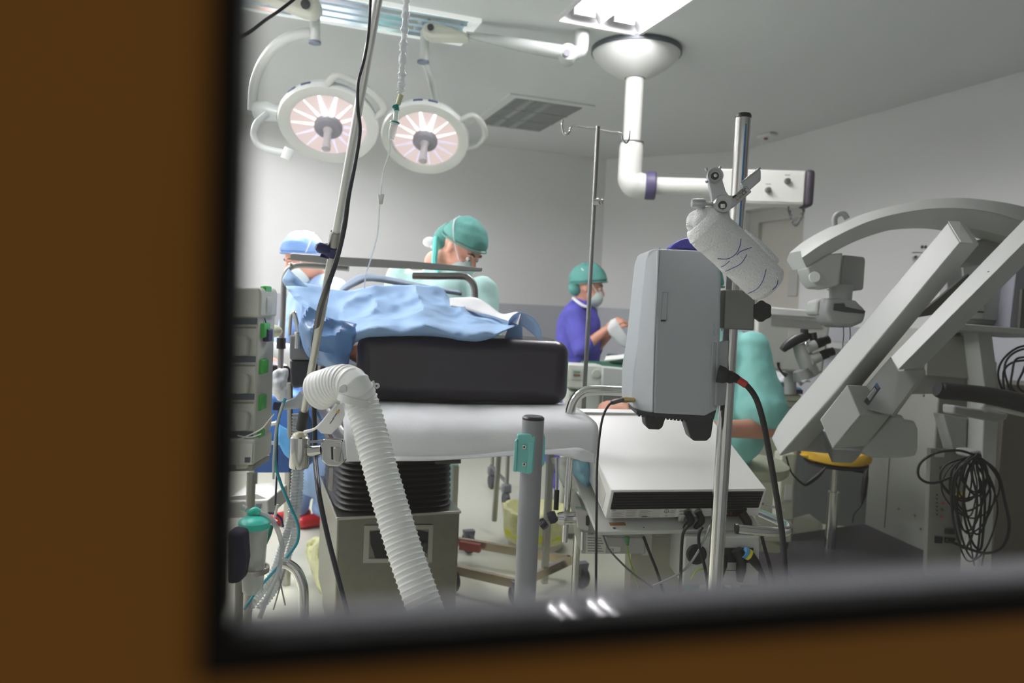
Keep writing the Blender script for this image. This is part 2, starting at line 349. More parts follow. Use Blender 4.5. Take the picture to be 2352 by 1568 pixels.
obj('yellow_sticker', MB().box(bx0+dirx*.13-ud*.0755+UP*.075, .035, .001, .03, (dirx, ud, UP)), mat('yellow_sticker', (225, 190, 20), .5), cb)
obj('end_cap', MB().box(bx0+dirx*.535, .055, .16, .215, (dirx, ud, UP)), mat('cap_dark_violet', (62, 56, 66), .5), t, bev=.025, seg=4)
coil = [bx0+dirx*(.44+.09*s)+UP*(-.11-.09*sin(pi*s)+.05*s*0)+ud*(.012*sin(s*60))+UP*.012*cos(s*60) for s in [k/80 for k in range(81)]]
obj('coiled_cord', MB().tube(coil, .006, 6), mat('cord_grey', (120, 122, 120), .5), t)

# ---- surgical lamps
glow = mat('lamp_glow', (90, 84, 84), .3, emis=.62, ecol=(255, 228, 226), var=.2, scale=9)
ray_m = mat('lamp_bright_ray', (255, 255, 255), .3, emis=5)
lipm = mat('lamp_lip', (196, 197, 190), .3)
shell = mat('lamp_shell', (196, 200, 197), .25)
hubm = mat('lamp_hub_grey', (120, 118, 124), .45)
def lamp_head(t, C, n, R0, marks):
    n = V(n).normalized(); sx_ = Rv-n*Rv.dot(n); sx_.normalize(); sy = n.cross(sx_)
    if sy.z < 0: sy = -sy
    obj('shell', MB().lathe([(.02, -.11), (R0*.5, -.1), (R0*.8, -.075), (R0*.97, -.035), (R0, .0), (R0*.98, .012)], C, n, 48), shell, t)
    obj('lip', MB().lathe([(R0*.985, .008), (R0*.97, .02), (R0*.84, .02), (R0*.75, .012), (R0*.75, .002), (R0*.985, .0)], C, n, 48), lipm, t)
    refl = obj('reflector', MB().lathe([(R0*.75, .006), (R0*.6, .002), (R0*.35, -.002), (.01, -.004)], C, n, 48), glow, t)
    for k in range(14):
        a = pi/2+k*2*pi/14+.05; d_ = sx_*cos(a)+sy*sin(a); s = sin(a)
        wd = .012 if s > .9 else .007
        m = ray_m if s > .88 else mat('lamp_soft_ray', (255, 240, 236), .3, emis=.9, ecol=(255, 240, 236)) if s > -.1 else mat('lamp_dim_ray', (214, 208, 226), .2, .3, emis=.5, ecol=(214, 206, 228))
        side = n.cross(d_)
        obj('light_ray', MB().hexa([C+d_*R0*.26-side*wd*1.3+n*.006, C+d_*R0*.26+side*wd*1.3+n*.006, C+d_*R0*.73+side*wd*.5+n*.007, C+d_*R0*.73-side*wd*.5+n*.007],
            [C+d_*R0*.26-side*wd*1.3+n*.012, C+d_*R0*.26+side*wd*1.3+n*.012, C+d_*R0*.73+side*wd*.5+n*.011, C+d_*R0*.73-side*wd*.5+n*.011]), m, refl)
    obj('hub', MB().lathe([(.0, 0), (R0*.25, 0), (R0*.28, .012), (R0*.28, .032), (R0*.24, .045), (.03, .05), (.0, .05)], C, n, 32), hubm, t)
    hd = (n+UP*-.35).normalized()
    obj('handle', MB().lathe([(.03, 0), (.022, .02), (.021, .1), (.025, .105), (.025, .135), (.0, .14)], C+n*.045, hd, 20), mat('handle_grey', (160, 154, 156), .4), t)
    for k in (0, 1):
        obj('lettering', MB().box(C+(sy*cos(marks*3.6+k*.33)+sx_*sin(marks*3.6+k*.33))*R0*.985+n*-.012, .055, .012, .012, (sx_*cos(marks*3.6+k*.33)-sy*sin(marks*3.6+k*.33), sy*cos(marks*3.6+k*.33)+sx_*sin(marks*3.6+k*.33), n)), mat('lamp_ink', (60, 66, 96), .5), t)
    return n, sx_, sy
cal = lamp
def spot(C, n, t):
    o = cal('lamp_light', 'SPOT', C+n*.2, n, LAMP_POWER, (1, .95, .9), spot_size=radians(48), spot_blend=.55, shadow_soft_size=.14); o.parent = t; o.location = o.location-ORG[t.name]; return o
C1 = P(755, 286, 4.25); n1 = V((-.12, -.56, -.78))
T1 = thing('surgical_lamp', C1, 'left round ceiling-hung surgical lamp, lit, held by a curved fork arm', 'surgical lamp')
n1, s1, y1 = lamp_head(T1, C1, n1, .285, -.16); spot(C1, n1, T1)
am = mat('lamp_arm_grey', (205, 208, 204), .35)
obj('fork_joint', MB().tube([P(585, 253, 4.25), P(612, 255, 4.25), P(642, 262, 4.25)], [.05, .055, .045], 20), shell, T1)
obj('fork', MB().tube([P(612, 262, 4.2), P(588, 285, 4.15), P(583, 315, 4.12), P(605, 340, 4.1), P(655, 352, 4.1)], [.02]*5, 12, curve=6), shell, T1)
obj('fork_pin', MB().tube([P(665, 342, 4.1), P(655, 366, 4.1)], .028, 14), am, T1)
obj('curved_arm', MB().tube([P(716, 76, 3.92), P(680, 80, 3.94), P(635, 103, 4.0), P(600, 148, 4.1), P(582, 200, 4.2), P(578, 252, 4.26)], .028, 16, curve=6), am, T1)
obj('drop_tube', MB().tube([P(724, 20, 3.87), P(724, 98, 3.9)], [.025, .027], 18), am, T1)
obj('tube_cuff', MB().lathe([(.0, 0), (.033, 0), (.033, .012), (0, .012)], P(723, 95, 3.9), (0, 0, -1), 20), mat('cuff_blue_grey', (112, 120, 134), .5), T1)
obj('spring_arm', MB().prism(PP([(735, 18), (728, -12), (700, -26), (560, -60), (560, -20), (690, 30), (715, 36)], 3.72), Fv*.09), mat('arm_cream', (212, 214, 200), .4), T1, bev=.02)
obj('pivot_cap', MB().lathe([(.0, .0), (.024, 0), (.024, .008), (0, .01)], P(702, 10, 3.715), -Fv, 16), dark_grey, T1)
hnd = [C1+s1*.3*cos(a)*1.0+y1*.3*sin(a)*1.0-n1*.0 for a in [radians(q) for q in (12, 30, 50, 70, 88)]]
obj('grab_handle', MB().tube([C1+s1*.27*cos(radians(8))+y1*.27*sin(radians(8))]+[C1+(s1*cos(radians(q))+y1*sin(radians(q)))*.335-n1*.02 for q in (16, 34, 52, 70)]+[C1+(s1*cos(radians(80))+y1*sin(radians(80)))*.28], .02, 12, curve=6), mat('grab_grey', (176, 178, 172), .4), T1)
C2 = P(977, 318, 4.45); n2 = V((-.2, -.6, -.78))
T2 = thing('surgical_lamp', C2, 'right round ceiling-hung surgical lamp, lit, with a D-shaped grab handle', 'surgical lamp')
n2, s2, y2 = lamp_head(T2, C2, n2, .265, -.02); spot(C2, n2, T2)
obj('curved_arm', MB().tube([P(974, 143, 4.2), P(984, 165, 4.28), P(992, 195, 4.4), P(1000, 232, 4.5)], .02, 14, curve=5), am, T2)
obj('drop_tube', MB().tube([P(976, 70, 4.15), P(973, 143, 4.18)], [.024, .027], 18), am, T2)
obj('tube_cuff', MB().lathe([(.0, 0), (.034, 0), (.034, .012), (0, .012)], P(972, 140, 4.18), (0, 0, -1), 20), MATS['cuff_blue_grey'], T2)
obj('spring_arm', MB().prism(PP([(966, 62), (975, 50), (990, 46), (1072, 72), (1078, 86), (990, 84), (972, 78)], 4.05), Fv*.1), MATS['arm_cream'], T2, bev=.02)
obj('pivot_cap', MB().lathe([(.0, .0), (.018, 0), (.018, .008), (0, .01)], P(989, 63, 4.045), -Fv, 16), dark_grey, T2)
obj('long_arm', MB().tube([P(1070, 79, 4.1), P(1200, 104, 4.15), P(1300, 122, 4.2)], [.02, .045, .05], 20, flat=.8), shell, T2)
obj('arm_pivot', MB().lathe([(.0, -.09), (.045, -.09), (.055, -.07), (.055, .0), (.045, .02), (0, .02)], P(1304, 121, 4.17), -Fv, 24), shell, T2)
obj('pivot_disc', MB().lathe([(.0, .0), (.02, 0), (.02, .01), (0, .01)], P(1302, 122, 4.14), -Fv, 16), hubm, T2)
pq = P(1334, 110, 4.2); pq2 = V((pq.x, pq.y, H-.02))
obj('ceiling_drop', MB().tube([P(1306, 128, 4.2), P(1328, 118, 4.2), pq, pq+UP*.1, V((pq.x, pq.y, pq.z+.18)), pq2], [.035, .04, .042, .045, .045, .045], 22, curve=4), shell, T2)
obj('grab_handle', MB().tube([C2+(s2*cos(radians(32))+y2*sin(radians(32)))*.255]+[C2+(s2*cos(radians(q))+y2*sin(radians(q)))*rd-n2*.02 for q, rd in ((28, .33), (14, .36), (0, .355), (-12, .31))]+[C2+(s2*cos(radians(-16))+y2*sin(radians(-16)))*.25], .018, 12, curve=6), MATS['grab_grey'], T2)
# ================================================================ WARMER UNIT ON ITS POLE (sharp foreground)
TM = thing
# heavy chrome pole
pd_ = 1.72
base = P(1648, 1240, pd_); top = P(1699, 268, pd_)
pb = V((base.x, base.y, 0)); r_ = ray(1699, 268); k_ = (pb.x*r_.x+pb.y*r_.y)/(r_.x**2+r_.y**2); ptop = V((pb.x, pb.y, EYE.z+r_.z*k_))
t = TM('equipment_stand', pb, 'thick chrome upright pole with black end cap carrying the pale grey warming unit', 'stand')
obj('pole', MB().tube([pb+UP*.08, ptop], .0172, 32), chrome, t)
obj('end_cap', MB().lathe([(.0175, -.004), (.018, .002), (.016, .006), (0, .007)], ptop, UP, 28), black_pl, t)
obj('blue_tape_strip', MB().box(pb+V((.002, -.0, 0))+UP*(ptop.z-.17)+V((-.0065, -.0163, 0))*1.0, .004, .003, .3), mat('blue_tape', (70, 120, 165), .5), t)
for k in range(5):
    a = 2*pi*k/5+.3; e = pb+V((cos(a), sin(a), 0))*.3
    obj('base_leg', MB().tube([pb+UP*.1, e+UP*.075], [.022, .014], 12), dark_grey, t)
    obj('caster', MB().lathe([(0, -.012), (.035, -.012), (.037, 0), (.035, .012), (0, .012)], e+UP*.037, V((-sin(a), cos(a), 0)), 18), black_rub, t)
# warming unit
d0 = 1.58
W = TM('warming_unit', P(1555, 985, d0+.04), 'pale grey warming unit with blue top handle and black feet clamped to the chrome pole', 'warming unit')
wv = Fv*.16; wv.z = 0
front = [(1513, 569), (1640, 578), (1655, 596), (1659, 700), (1652, 800), (1646, 942), (1618, 953), (1502, 949), (1502, 800), (1509, 600)]
unit = obj('housing', MB().prism(PP([(1509, 571), (1636, 577), (1652, 590), (1657, 640), (1655, 760), (1650, 940), (1620, 955), (1500, 949), (1504, 800)], d0), wv), grey_plastic, W, bev=.006, seg=4)
lp = [(1515, 570), (1500, 571), (1490, 578), (1483, 600), (1472, 700), (1461, 800), (1452, 850), (1450, 920), (1452, 935), (1470, 944), (1502, 949), (1505, 800)]
dd = [d0, d0+.01, d0+.02, d0+.04, d0+.045, d0+.045, d0+.045, d0+.045, d0+.04, d0+.02, d0, d0]
obj('front_cover', MB().prism([P(a, b, q) for (a, b), q in zip(lp, dd)], wv*.95), grey_plastic, W, bev=.005, seg=4)
obj('seam', MB().tube(PP([(1516, 568), (1511, 640), (1505, 800), (1501, 949)], d0-.0005), .0006, 6), mat('seam_dark', (90, 94, 96), .6), W)
hp = [P(u, v, d0+.07) for u, v in ((1536, 570), (1548, 560), (1565, 550), (1583, 545), (1600, 546), (1612, 553), (1620, 566), (1625, 576))]
obj('blue_handle', MB().prism(hp, wv*.3), mat('violet_blue_plastic', (70, 66, 168), .35), W, 'violet-blue moulded handle', bev=.012, seg=5)
q = lambda l: PP(l, d0-.001)
obj('slot_frame', MB().tube(q([(1522, 671), (1534, 671), (1531, 735), (1518, 735), (1522, 671)]), .0007, 6), mat('slot_grey', (150, 154, 156), .5), W)
obj('slot_latch', MB().prism(PP([(1518, 734), (1529, 734), (1529, 738), (1518, 738)], d0-.002), Fv*.002), black_pl, W)
obj('bottom_grille', MB().prism(PP([(1462, 942), (1500, 949), (1620, 953), (1646, 938), (1640, 962), (1610, 967), (1500, 958), (1463, 952)], d0+.012), wv*.7), mat('charcoal_plastic', (38, 40, 44), .5), W)
for k in range(14):
    obj('grille_tooth', MB().box(P(1468+k*8.2, 954+k*.9, d0+.011), .004, .004, .004), MATS['charcoal_plastic'], W)
for pts, dz_ in (([(1481, 955), (1530, 958), (1522, 982), (1514, 987), (1490, 986), (1483, 978)], .02), ([(1572, 962), (1642, 948), (1634, 1003), (1624, 1013), (1594, 1013), (1586, 1005)], .0)):
    obj('rubber_foot', MB().prism(PP(pts, d0+.02+dz_), wv*.3), mat('foot_black', (30, 31, 35), .45), W, bev=.004, seg=3)
sp = obj('socket_panel', MB().prism([P(1636, 786, d0-.004), P(1664, 781, d0+.05), P(1656, 930, d0+.05), P(1630, 934, d0-.004)], V((.012, .0, 0))), grey_plastic, W, bev=.002)
def onp(a, b): # on the socket panel
    return P(1636-6*b+28*a-2*a*b, 786+148*b-5*a, d0-.0095+.054*a)
obj('label_strip', MB().prism([onp(.38, .05), onp(.95, .05), onp(.95, .5), onp(.38, .5)], V((-.001, -.001, 0))), mat('blue_speckled_label', (190, 198, 214), .5, var=.5, scale=260), sp)
obj('rating_plate', MB().prism([onp(.35, .76), onp(.95, .76), onp(.95, .97), onp(.35, .97)], V((-.001, -.001, 0))), mat('dark_plate', (70, 74, 96), .5, var=.6, scale=200), sp)
obj('connector', MB().prism([onp(.3, .5), onp(.95, .5), onp(.95, .76), onp(.3, .76)], V((-.004, -.006, 0))), black_pl, sp)
for a, b in ((1643, 933), (1641, 590), (1659, 757)): obj('screw', MB().lathe([(0, .001), (.003, .001), (.003, 0)], P(a, b, d0-.001), -Fv, 10), dull_steel, W)
kp = [P(u, v, d0-.001) for u, v in ((1638, 752), (1640, 743), (1643, 752), (1640, 765), (1644, 770), (1638, 770), (1640, 757))]
obj('embossed_mark', MB().tube(kp, .0005, 5), mat('emboss', (165, 168, 170), .5), W)
# mounting bracket + star knob
bm_ = mat('anodised_bracket', (128, 130, 126), .38, .6)
obj('bracket', MB().prism(PP([(1665, 665), (1736, 668), (1732, 759), (1661, 755)], 1.62), wv*.55), bm_, W, bev=.004, seg=3)
kc = P(1750, 714, 1.62); kr = 25*1.62/FPX
star = [kc+(Rv*cos(a)+Uv*sin(a))*kr*(1-.13*(.5+.5*cos(6*a))) for a in [2*pi*k/72 for k in range(72)]]
obj('star_knob', MB().prism(star, Fv*.016), black_pl, W, 'black six-lobed star knob', bev=.003, seg=3)
obj('knob_bolt', MB().tube([P(1728, 714, 1.63), kc+Fv*.008], .004, 12), steel, W)
# power plug and its heavy cable
t = TM('power_cable', P(1790, 1300, 1.6), 'thick black mains cable with red tape plugged into the warming unit', 'cable')
obj('plug', MB().tube([P(1649, 858, 1.575), P(1665, 862, 1.57), P(1672, 863, 1.57), P(1678, 866, 1.57), P(1688, 868, 1.57), P(1697, 873, 1.57)], [.019, .017, .012, .014, .010, .008], 16, curve=4), black_rub, t)
cpts = PP([(1694, 871, 1.57), (1712, 882, 1.565), (1735, 912, 1.56), (1751, 960, 1.55), (1765, 1030, 1.545), (1779, 1110, 1.54), (1790, 1180, 1.53), (1798, 1240, 1.52), (1803, 1320, 1.5), (1806, 1420, 1.48), (1808, 1600, 1.46)])
obj('cable', MB().tube(cpts, .0062, 12, curve=8), black_rub, t)
obj('red_tape', MB().tube([P(1696, 872, 1.568), P(1714, 884, 1.564)], .0078, 14), mat('red_tape', (170, 40, 30), .4, bump=.4, scale=200), t)
# thin cable from the left of the unit
t = TM('signal_cable', P(1368, 1330, 1.4), 'thin black cable with brass connector hanging from the left side of the warming unit', 'cable')
obj('cable', MB().tube(PP([(1430, 918, 1.6), (1412, 921, 1.59), (1397, 932, 1.57), (1384, 960, 1.55), (1376, 1010, 1.53), (1371, 1080, 1.51), (1370, 1180, 1.48), (1369, 1330, 1.45), (1369, 1500, 1.42)]), .0026, 10, curve=8), black_rub, t)
obj('strain_relief', MB().tube(PP([(1405, 925, 1.585), (1430, 918, 1.6)]), .0048, 12), mat('grey_rubber', (88, 92, 100), .5), t)
obj('brass_connector', MB().tube(PP([(1429, 918, 1.6), (1438, 918, 1.61), (1440, 918, 1.61), (1456, 918, 1.62)]), [.006, .0075, .0058, .0058], 14), mat('brass', (196, 176, 120), .3, .9), t)

# ---------------------------------------------------------------- towel-wrapped head clamp resting on the unit
terry = mat('white_terry_towel', (248, 249, 249), .9, bump=1.0, scale=330, var=.03)
t = TM('wrapped_head_clamp', P(1690, 590, 1.5), 'metal clamp wrapped in a blue-threaded white towel on the warming unit', 'head clamp')
td = 1.50
def tp(s):                                                  # axis of the towel roll
    return P(1622+s*134, 520+s*126, td+.01*s)
ax_ = (tp(1)-tp(0)).normalized(); sd_ = (Rv-ax_*Rv.dot(ax_)).normalized(); fr_ = ax_.cross(sd_)
rings = []
for i in range(141):
    s = i/140; s2 = -.12+s*1.26; c = tp(s2)
    w_ = .047*(1-.1*s) if s > .1 else .047*(.72+.28*(s/.1)**.5)
    if s > .94: w_ *= .5+.5*((1-s)/.06)**.5
    if i == 0: w_ = .012
    if i == 140: w_ = .01
    # wraps: small steps where each turn of cloth overlaps
    ring = []
    for k in range(120):
        a = 2*pi*k/120; ph = s*3.2+a/(2*pi)*.55
        w2 = w_*(1+.035*((ph % 1)**3)+.012*noise.noise(V((cos(a)*2, sin(a)*2, s*14)))+.03*noise.noise(V((cos(a), sin(a), s*4)))+.022*noise.noise(V((cos(a)*17, sin(a)*17, s*48))))
        ring.append(c+(sd_*cos(a)*.96+fr_*sin(a)*.86)*w2)
    rings.append(ring)
tw = obj('towel', MB().loft(rings), terry, t)
thread = mat('blue_thread', (56, 52, 130), .8)
def surf(u, v, off=.0):                                     # point on the roll nearest to the lens at that pixel
    o, d_ = EYE, ray(u, v); p = tp(0); wv_ = o-p; A = d_-ax_*d_.dot(ax_); B = wv_-ax_*wv_.dot(ax_)
    R2 = .0455
    a, b, c = A.dot(A), 2*A.dot(B), B.dot(B)-R2*R2; ds = b*b-4*a*c
    k = (-b-sqrt(ds))/(2*a) if ds > 0 else -b/(2*a)
    return o+d_*(k-off)
for pl in ([(1648, 594), (1672, 594), (1690, 583), (1699, 566), (1702, 548)], [(1656, 613), (1666, 608), (1676, 599)], [(1692, 586), (1702, 577), (1726, 568)], [(1666, 623), (1682, 616), (1703, 604), (1716, 584)],
           [(1718, 674), (1738, 664), (1752, 645), (1760, 618)], [(1774, 666), (1784, 655), (1787, 643)]):
    obj('thread', MB().tube([surf(a, b, .0015) for a, b in pl], .0008, 6, curve=5), thread, tw)
for k in range(7):                                        # frayed edge by the top left
    a = 1577+k*.9; b = 518-k*2.6; obj('fray', MB().tube([P(a+8, b, td-.005), P(a-2, b+3-k % 3, td-.008)], .0006, 4), terry, tw)
obj('gathered_cloth', MB().ell(P(1612, 508, 1.5), (.03, .03, .026)).ell(P(1640, 500, 1.5), (.034, .03, .028)).ell(P(1596, 516, 1.5), (.016, .02, .016)), terry, tw, remesh=.004, smooth=2, disp=(.012, .02))
obj('towel_tail', MB().tube([P(1706, 532, 1.56), P(1726, 552, 1.555), P(1748, 574, 1.55), P(1768, 594, 1.545), P(1777, 603, 1.54), P(1780, 608, 1.54)], [.008, .0125, .0135, .0135, .012, .007], 18, curve=5), terry, t)
al = mat('satin_aluminium', (188, 190, 190), .33, .85, var=.02)
hd = 1.475
arm1 = [(1624, 400), (1630, 391), (1641, 387), (1652, 390), (1658, 400), (1660, 415), (1666, 438), (1672, 447), (1682, 449), (1690, 447), (1706, 430), (1726, 452-28), (1714, 440), (1702, 452), (1690, 466), (1680, 476), (1668, 480), (1650, 478), (1637, 470), (1636, 460), (1632, 440), (1627, 418)]
cl = obj('clamp_arm', MB().prism(PP([(1625, 402), (1630, 391), (1642, 387), (1653, 391), (1658, 402), (1661, 418), (1667, 438), (1674, 448), (1684, 449), (1694, 444), (1708, 428), (1716, 427), (1727, 440), (1706, 458), (1692, 470), (1684, 477), (1668, 480), (1650, 476), (1637, 466), (1634, 448), (1629, 424)], hd), Fv*.012), al, t, bev=.002, seg=3)
obj('blade_arm', MB().prism(PP([(1703, 420), (1744, 386), (1748, 391), (1748, 414), (1722, 437), (1716, 430), (1708, 430)], hd+.003), Fv*.014), al, t, bev=.002)
obj('blade_ridge', MB().tube(PP([(1703, 420), (1724, 403), (1746, 386)], hd), .0022, 8), chrome, t)
for k in range(13):
    obj('blade_tooth', MB().box(P(1712+k*2.4, 411-k*1.95, hd-.001), .0009, .002, .0028), al, t)
obj('joint_disc', MB().lathe([(0, .0), (.015, 0), (.0158, .003), (.0158, .006), (0, .006)], P(1642, 404, hd), -Fv, 36), al, cl)
jc = P(1642, 404, hd-.0065)
for k in range(36):
    a = 2*pi*k/36; dv = Rv*cos(a)+Uv*sin(a); obj('ratchet_tooth', MB().box(jc+dv*.0125, .0042, .0007, .0012, (dv, dv.cross(Fv), Fv)), dull_steel, cl)
obj('joint_recess', MB().lathe([(0, 0), (.0078, 0), (.0078, .0015), (0, .0015)], jc, -Fv, 24), mat('dark_recess', (60, 60, 58), .4, .5), cl)
obj('joint_bolt', MB().lathe([(0, 0), (.0045, 0), (.004, .004), (0, .0045)], jc-Fv*.001, -Fv, 6), chrome, cl)
obj('pivot_boss', MB().lathe([(0, 0), (.018, 0), (.0185, .006), (.0165, .011), (.0, .011)], P(1658, 470, hd+.001), -Fv, 36), al, cl)
obj('pivot_recess', MB().lathe([(0, 0), (.0085, 0), (.0085, .0012), (0, .0012)], P(1660, 471, hd-.011), -Fv, 24), MATS['dark_recess'], cl)
obj('pivot_nut', MB().box(P(1660, 473, hd-.013), .009, .004, .0085, (Rv, Fv, Uv)), chrome, cl, bev=.0008)
obj('screw_shaft', MB().tube([P(1608, 468, hd+.005), P(1642, 468, hd+.003)], .0036, 14), steel, t)
obj('screw_knob', MB().lathe([(0, 0), (.0075, .0), (.0092, .002), (.0096, .008), (.0096, .022), (.0085, .0265), (0, .027)], P(1588.5, 467, hd+.006), Rv, 24), al, t)
for u, v, du, dv in ((1624, 392, -3, -6), (1652, 389, 3, -6), (1626, 416, -5, 2)):
    obj('stop_pin', MB().tube([P(u, v, hd+.004), P(u+du, v+dv, hd+.004)], .0028, 10), al, cl)
lb = PP([(1680, 454), (1703, 433), (1709, 433), (1716, 441), (1715, 446), (1693, 466), (1688, 466), (1680, 459)], hd-.0006)
lbo = obj('label_plate', MB().prism(lb, Fv*.001), mat('label_aluminium', (176, 174, 170), .4, .5), t)
xd = P(1706, 433, hd)-P(1683, 454, hd)
text('label_text', 'INTEGRA', P(1689, 456.5, hd-.0008), xd, Uv, .0072, ink, lbo, .0001)
text('label_text', 'A-1012', P(1693, 462, hd-.0008), xd, Uv, .0062, ink, lbo, .0001)
text('label_text', 'CE', P(1707, 449, hd-.0008), xd, Uv, .0095, ink, lbo, .0001)
obj('logo_block', MB().prism(PP([(1682, 452), (1690, 446), (1692, 449), (1684, 456)], hd-.001), Fv*.0004), ink, lbo)

# ---------------------------------------------------------------- infusion pole on the left, leaning towards us
dT, dB = 1.30, 1.78
def lp_(s): return P(868+(690-868)*s, 0+(1000)*s, 1/( (1-s)/dT+s/dB ))   # straight in space
a_, b_ = P(886, -100, 1.265), P(691, 985, dB)
t = TM('infusion_pole', b_, 'slanted chrome infusion pole with a violet-blue clamp knob, beside the white hose', 'pole')
mid = a_+(b_-a_)*.6
# find the point of the pole level with the knob
mid = min((a_+(b_-a_)*(k/200) for k in range(201)), key=lambda p: abs(784-FPX*((p-EYE).dot(Uv))/((p-EYE).dot(Fv))-545))
obj('upper_tube', MB().tube([a_, mid], .0082, 20), mat('satin_chrome', (236, 236, 234), .3, 1), t)
dirp = (b_-a_).normalized()
obj('lower_tube', MB().tube([mid+dirp*.03, b_], .0086, 20), mat('worn_chrome', (190, 190, 184), .28, 1, bump=.1, scale=60), t)
obj('tube_socket', MB().lathe([(.0, 0), (.0115, 0), (.0125, .006), (.0125, .05), (.0115, .056), (.0, .056)], mid-dirp*.012, dirp, 20), steel, t)
kn = mid+dirp*.032
kb = obj('clamp_knob', MB().lathe([(0, .0), (.009, .001), (.011, .01), (.011, .024), (.006, .03), (0, .03)], kn-Fv*.008-Rv*.004, -Rv*.8+Fv*-.5+Uv*.2, 18), navy, t)
for sg in (-1, 1):
    obj('knob_wing', MB().prism([kn-Rv*.026+Uv*.004*sg, kn-Rv*.026+Uv*.013*sg+Fv*-.012, kn-Rv*.008+Uv*.017*sg, kn-Rv*.006+Uv*.002*sg], Fv*.008), navy, kb, bev=.003)
obj('knob_collar', MB().lathe([(.0125, -.012), (.0155, -.01), (.0155, .01), (.0125, .012)], kn, dirp, 20), navy, t)
obj('black_sleeve', MB().tube([b_-dirp*.055, b_-dirp*.002], .0118, 20), black_rub, t)
# chrome socket and rail clamp
sc0 = P(689, 1001, dB+.005)
t = TM('rail_socket_clamp', sc0-UP*.08, 'chrome cylinder socket and rail clamp holding the slanted infusion pole', 'clamp')
obj('socket_cylinder', MB().lathe([(.0, 0), (.02, .0), (.0235, .003), (.0235, .073), (.022, .077), (.0, .077)], sc0, -UP, 36), chrome, t)
obj('dome_top', MB().lathe([(.02, 0), (.016, .006), (.011, .009), (0, .009)], sc0, UP, 24), mat('cream_dome', (190, 188, 160), .3), t)
obj('cross_pin', MB().tube([P(708, 1036, dB), P(738, 1033, dB)], .0125, 20), chrome, t)
obj('clamp_block', MB().prism(PP([(735, 1015), (742, 1008), (785, 1012), (790, 1060), (778, 1072), (752, 1070), (738, 1058)], dB-.01), Fv*.035), chrome, t, bev=.004, seg=3)
obj('clamp_jaw', MB().prism(PP([(766, 1028), (784, 1030), (780, 1062), (768, 1062)], dB-.02), Fv*.02), steel, t, bev=.002)
obj('clamp_slot', MB().prism(PP([(760, 1026), (764, 1026), (765, 1056), (761, 1054)], dB-.012), Fv*.003), black_pl, t)
obj('clamp_handle', MB().prism(PP([(756, 1073), (766, 1073), (765, 1123), (760, 1128), (754, 1123)], dB), Fv*.006), steel, t, bev=.002)
obj('small_bracket', MB().prism(PP([(708, 1013), (740, 1010), (740, 1016), (708, 1018)], dB-.02), Fv*.008), mat('grey_metal', (150, 150, 152), .4, .6), t)
# black cable running with the pole
t = TM('hanging_cable', P(780, 1350, 1.7), 'long black cable running down alongside the slanted infusion pole to the floor', 'cable')
obj('cable', MB().tube(PP([(852, -40, 1.28), (848, 60, 1.28), (838, 130, 1.29), (823, 190, 1.3), (822, 250, 1.31), (827, 300, 1.33), (817, 370, 1.36), (801, 450, 1.4), (791, 520, 1.43), (775, 590, 1.47), (753, 655, 1.5), (737, 702, 1.56), (727, 752, 1.64), (720, 800, 1.76), (721, 900, 1.84), (723, 980, 1.86), (724, 1050, 1.86), (732, 1130, 1.76), (750, 1220, 1.75), (775, 1320, 1.74), (800, 1420, 1.72), (830, 1560, 1.7)]),
    [.0027]*4+[.0033]*3+[.0042]+[.005]*2+[.006]+[.0068]*2+[.0062]*9, 12, curve=8), mat('navy_black_cable', (24, 27, 38), .35), t)
# black wire at the top left
t = TM('overhead_wire', P(620, 30, 1.2), 'black wire crossing the top left corner in front of the lamp arm', 'cable')
obj('wire', MB().tube(PP([(540, 92, 1.1), (575, 73, 1.12), (610, 46, 1.15), (645, 22, 1.18), (690, -14, 1.2), (740, -60, 1.22)]), .0026, 8, curve=5), black_rub, t)

# ---------------------------------------------------------------- infusion line with drip chamber
clear = mat('clear_plastic', (236, 240, 240), .12, alpha=.5); teal = mat('teal_plastic', (30, 140, 130), .35)
t = TM('infusion_line', P(845, 650, 2.2), 'clear infusion line with teal connector and drip chamber before the right lamp', 'infusion line')
sl = []; cps, _ = spline(PP([(934, -20, 1.6), (930, 60, 1.6), (925, 130, 1.6), (922, 190, 1.61), (918, 214, 1.61)]), [0]*5, 14)
for i, p in enumerate(cps):
    w_ = .0075+.0015*sin(i*.9)+.0012*sin(i*2.1)
    if i > len(cps)-6: w_ *= 1.15-(i-len(cps)+6)*.1
    sl.append([p+(Rv*cos(2*pi*k/12)+Fv*sin(2*pi*k/12))*w_*(1+.3*noise.noise(V((k*1.1, i*.6, 0)))) for k in range(12)])
obj('twisted_sleeve', MB().loft(sl), mat('crinkled_clear_film', (235, 238, 240), .15, alpha=.55, bump=.6, scale=180), t)
obj('cream_port', MB().tube(PP([(921, 218, 1.61), (914, 240, 1.61)]), [.006, .0055], 12), mat('cream_rubber', (206, 208, 170), .5), t)
obj('teal_cap', MB().tube(PP([(909, 242, 1.61), (911, 254, 1.61)]), .0068, 12), teal, t)
obj('teal_tap', MB().tube(PP([(903, 244, 1.6), (909, 250, 1.6)]), .0035, 10), teal, t)
obj('connector', MB().tube(PP([(911, 254, 1.61), (908, 280, 1.61)]), .0055, 14), clear, t)
obj('teal_ring', MB().lathe([(.004, 0), (.0105, 0), (.0105, .0025), (.004, .0025)], P(907, 280, 1.61), P(903, 300, 1.61)-P(907, 280, 1.61), 20), teal, t)
obj('drip_chamber', MB().tube(PP([(906, 283, 1.61), (901, 306, 1.61), (898, 320, 1.61)]), [.0085, .0085, .006], 16), clear, t)
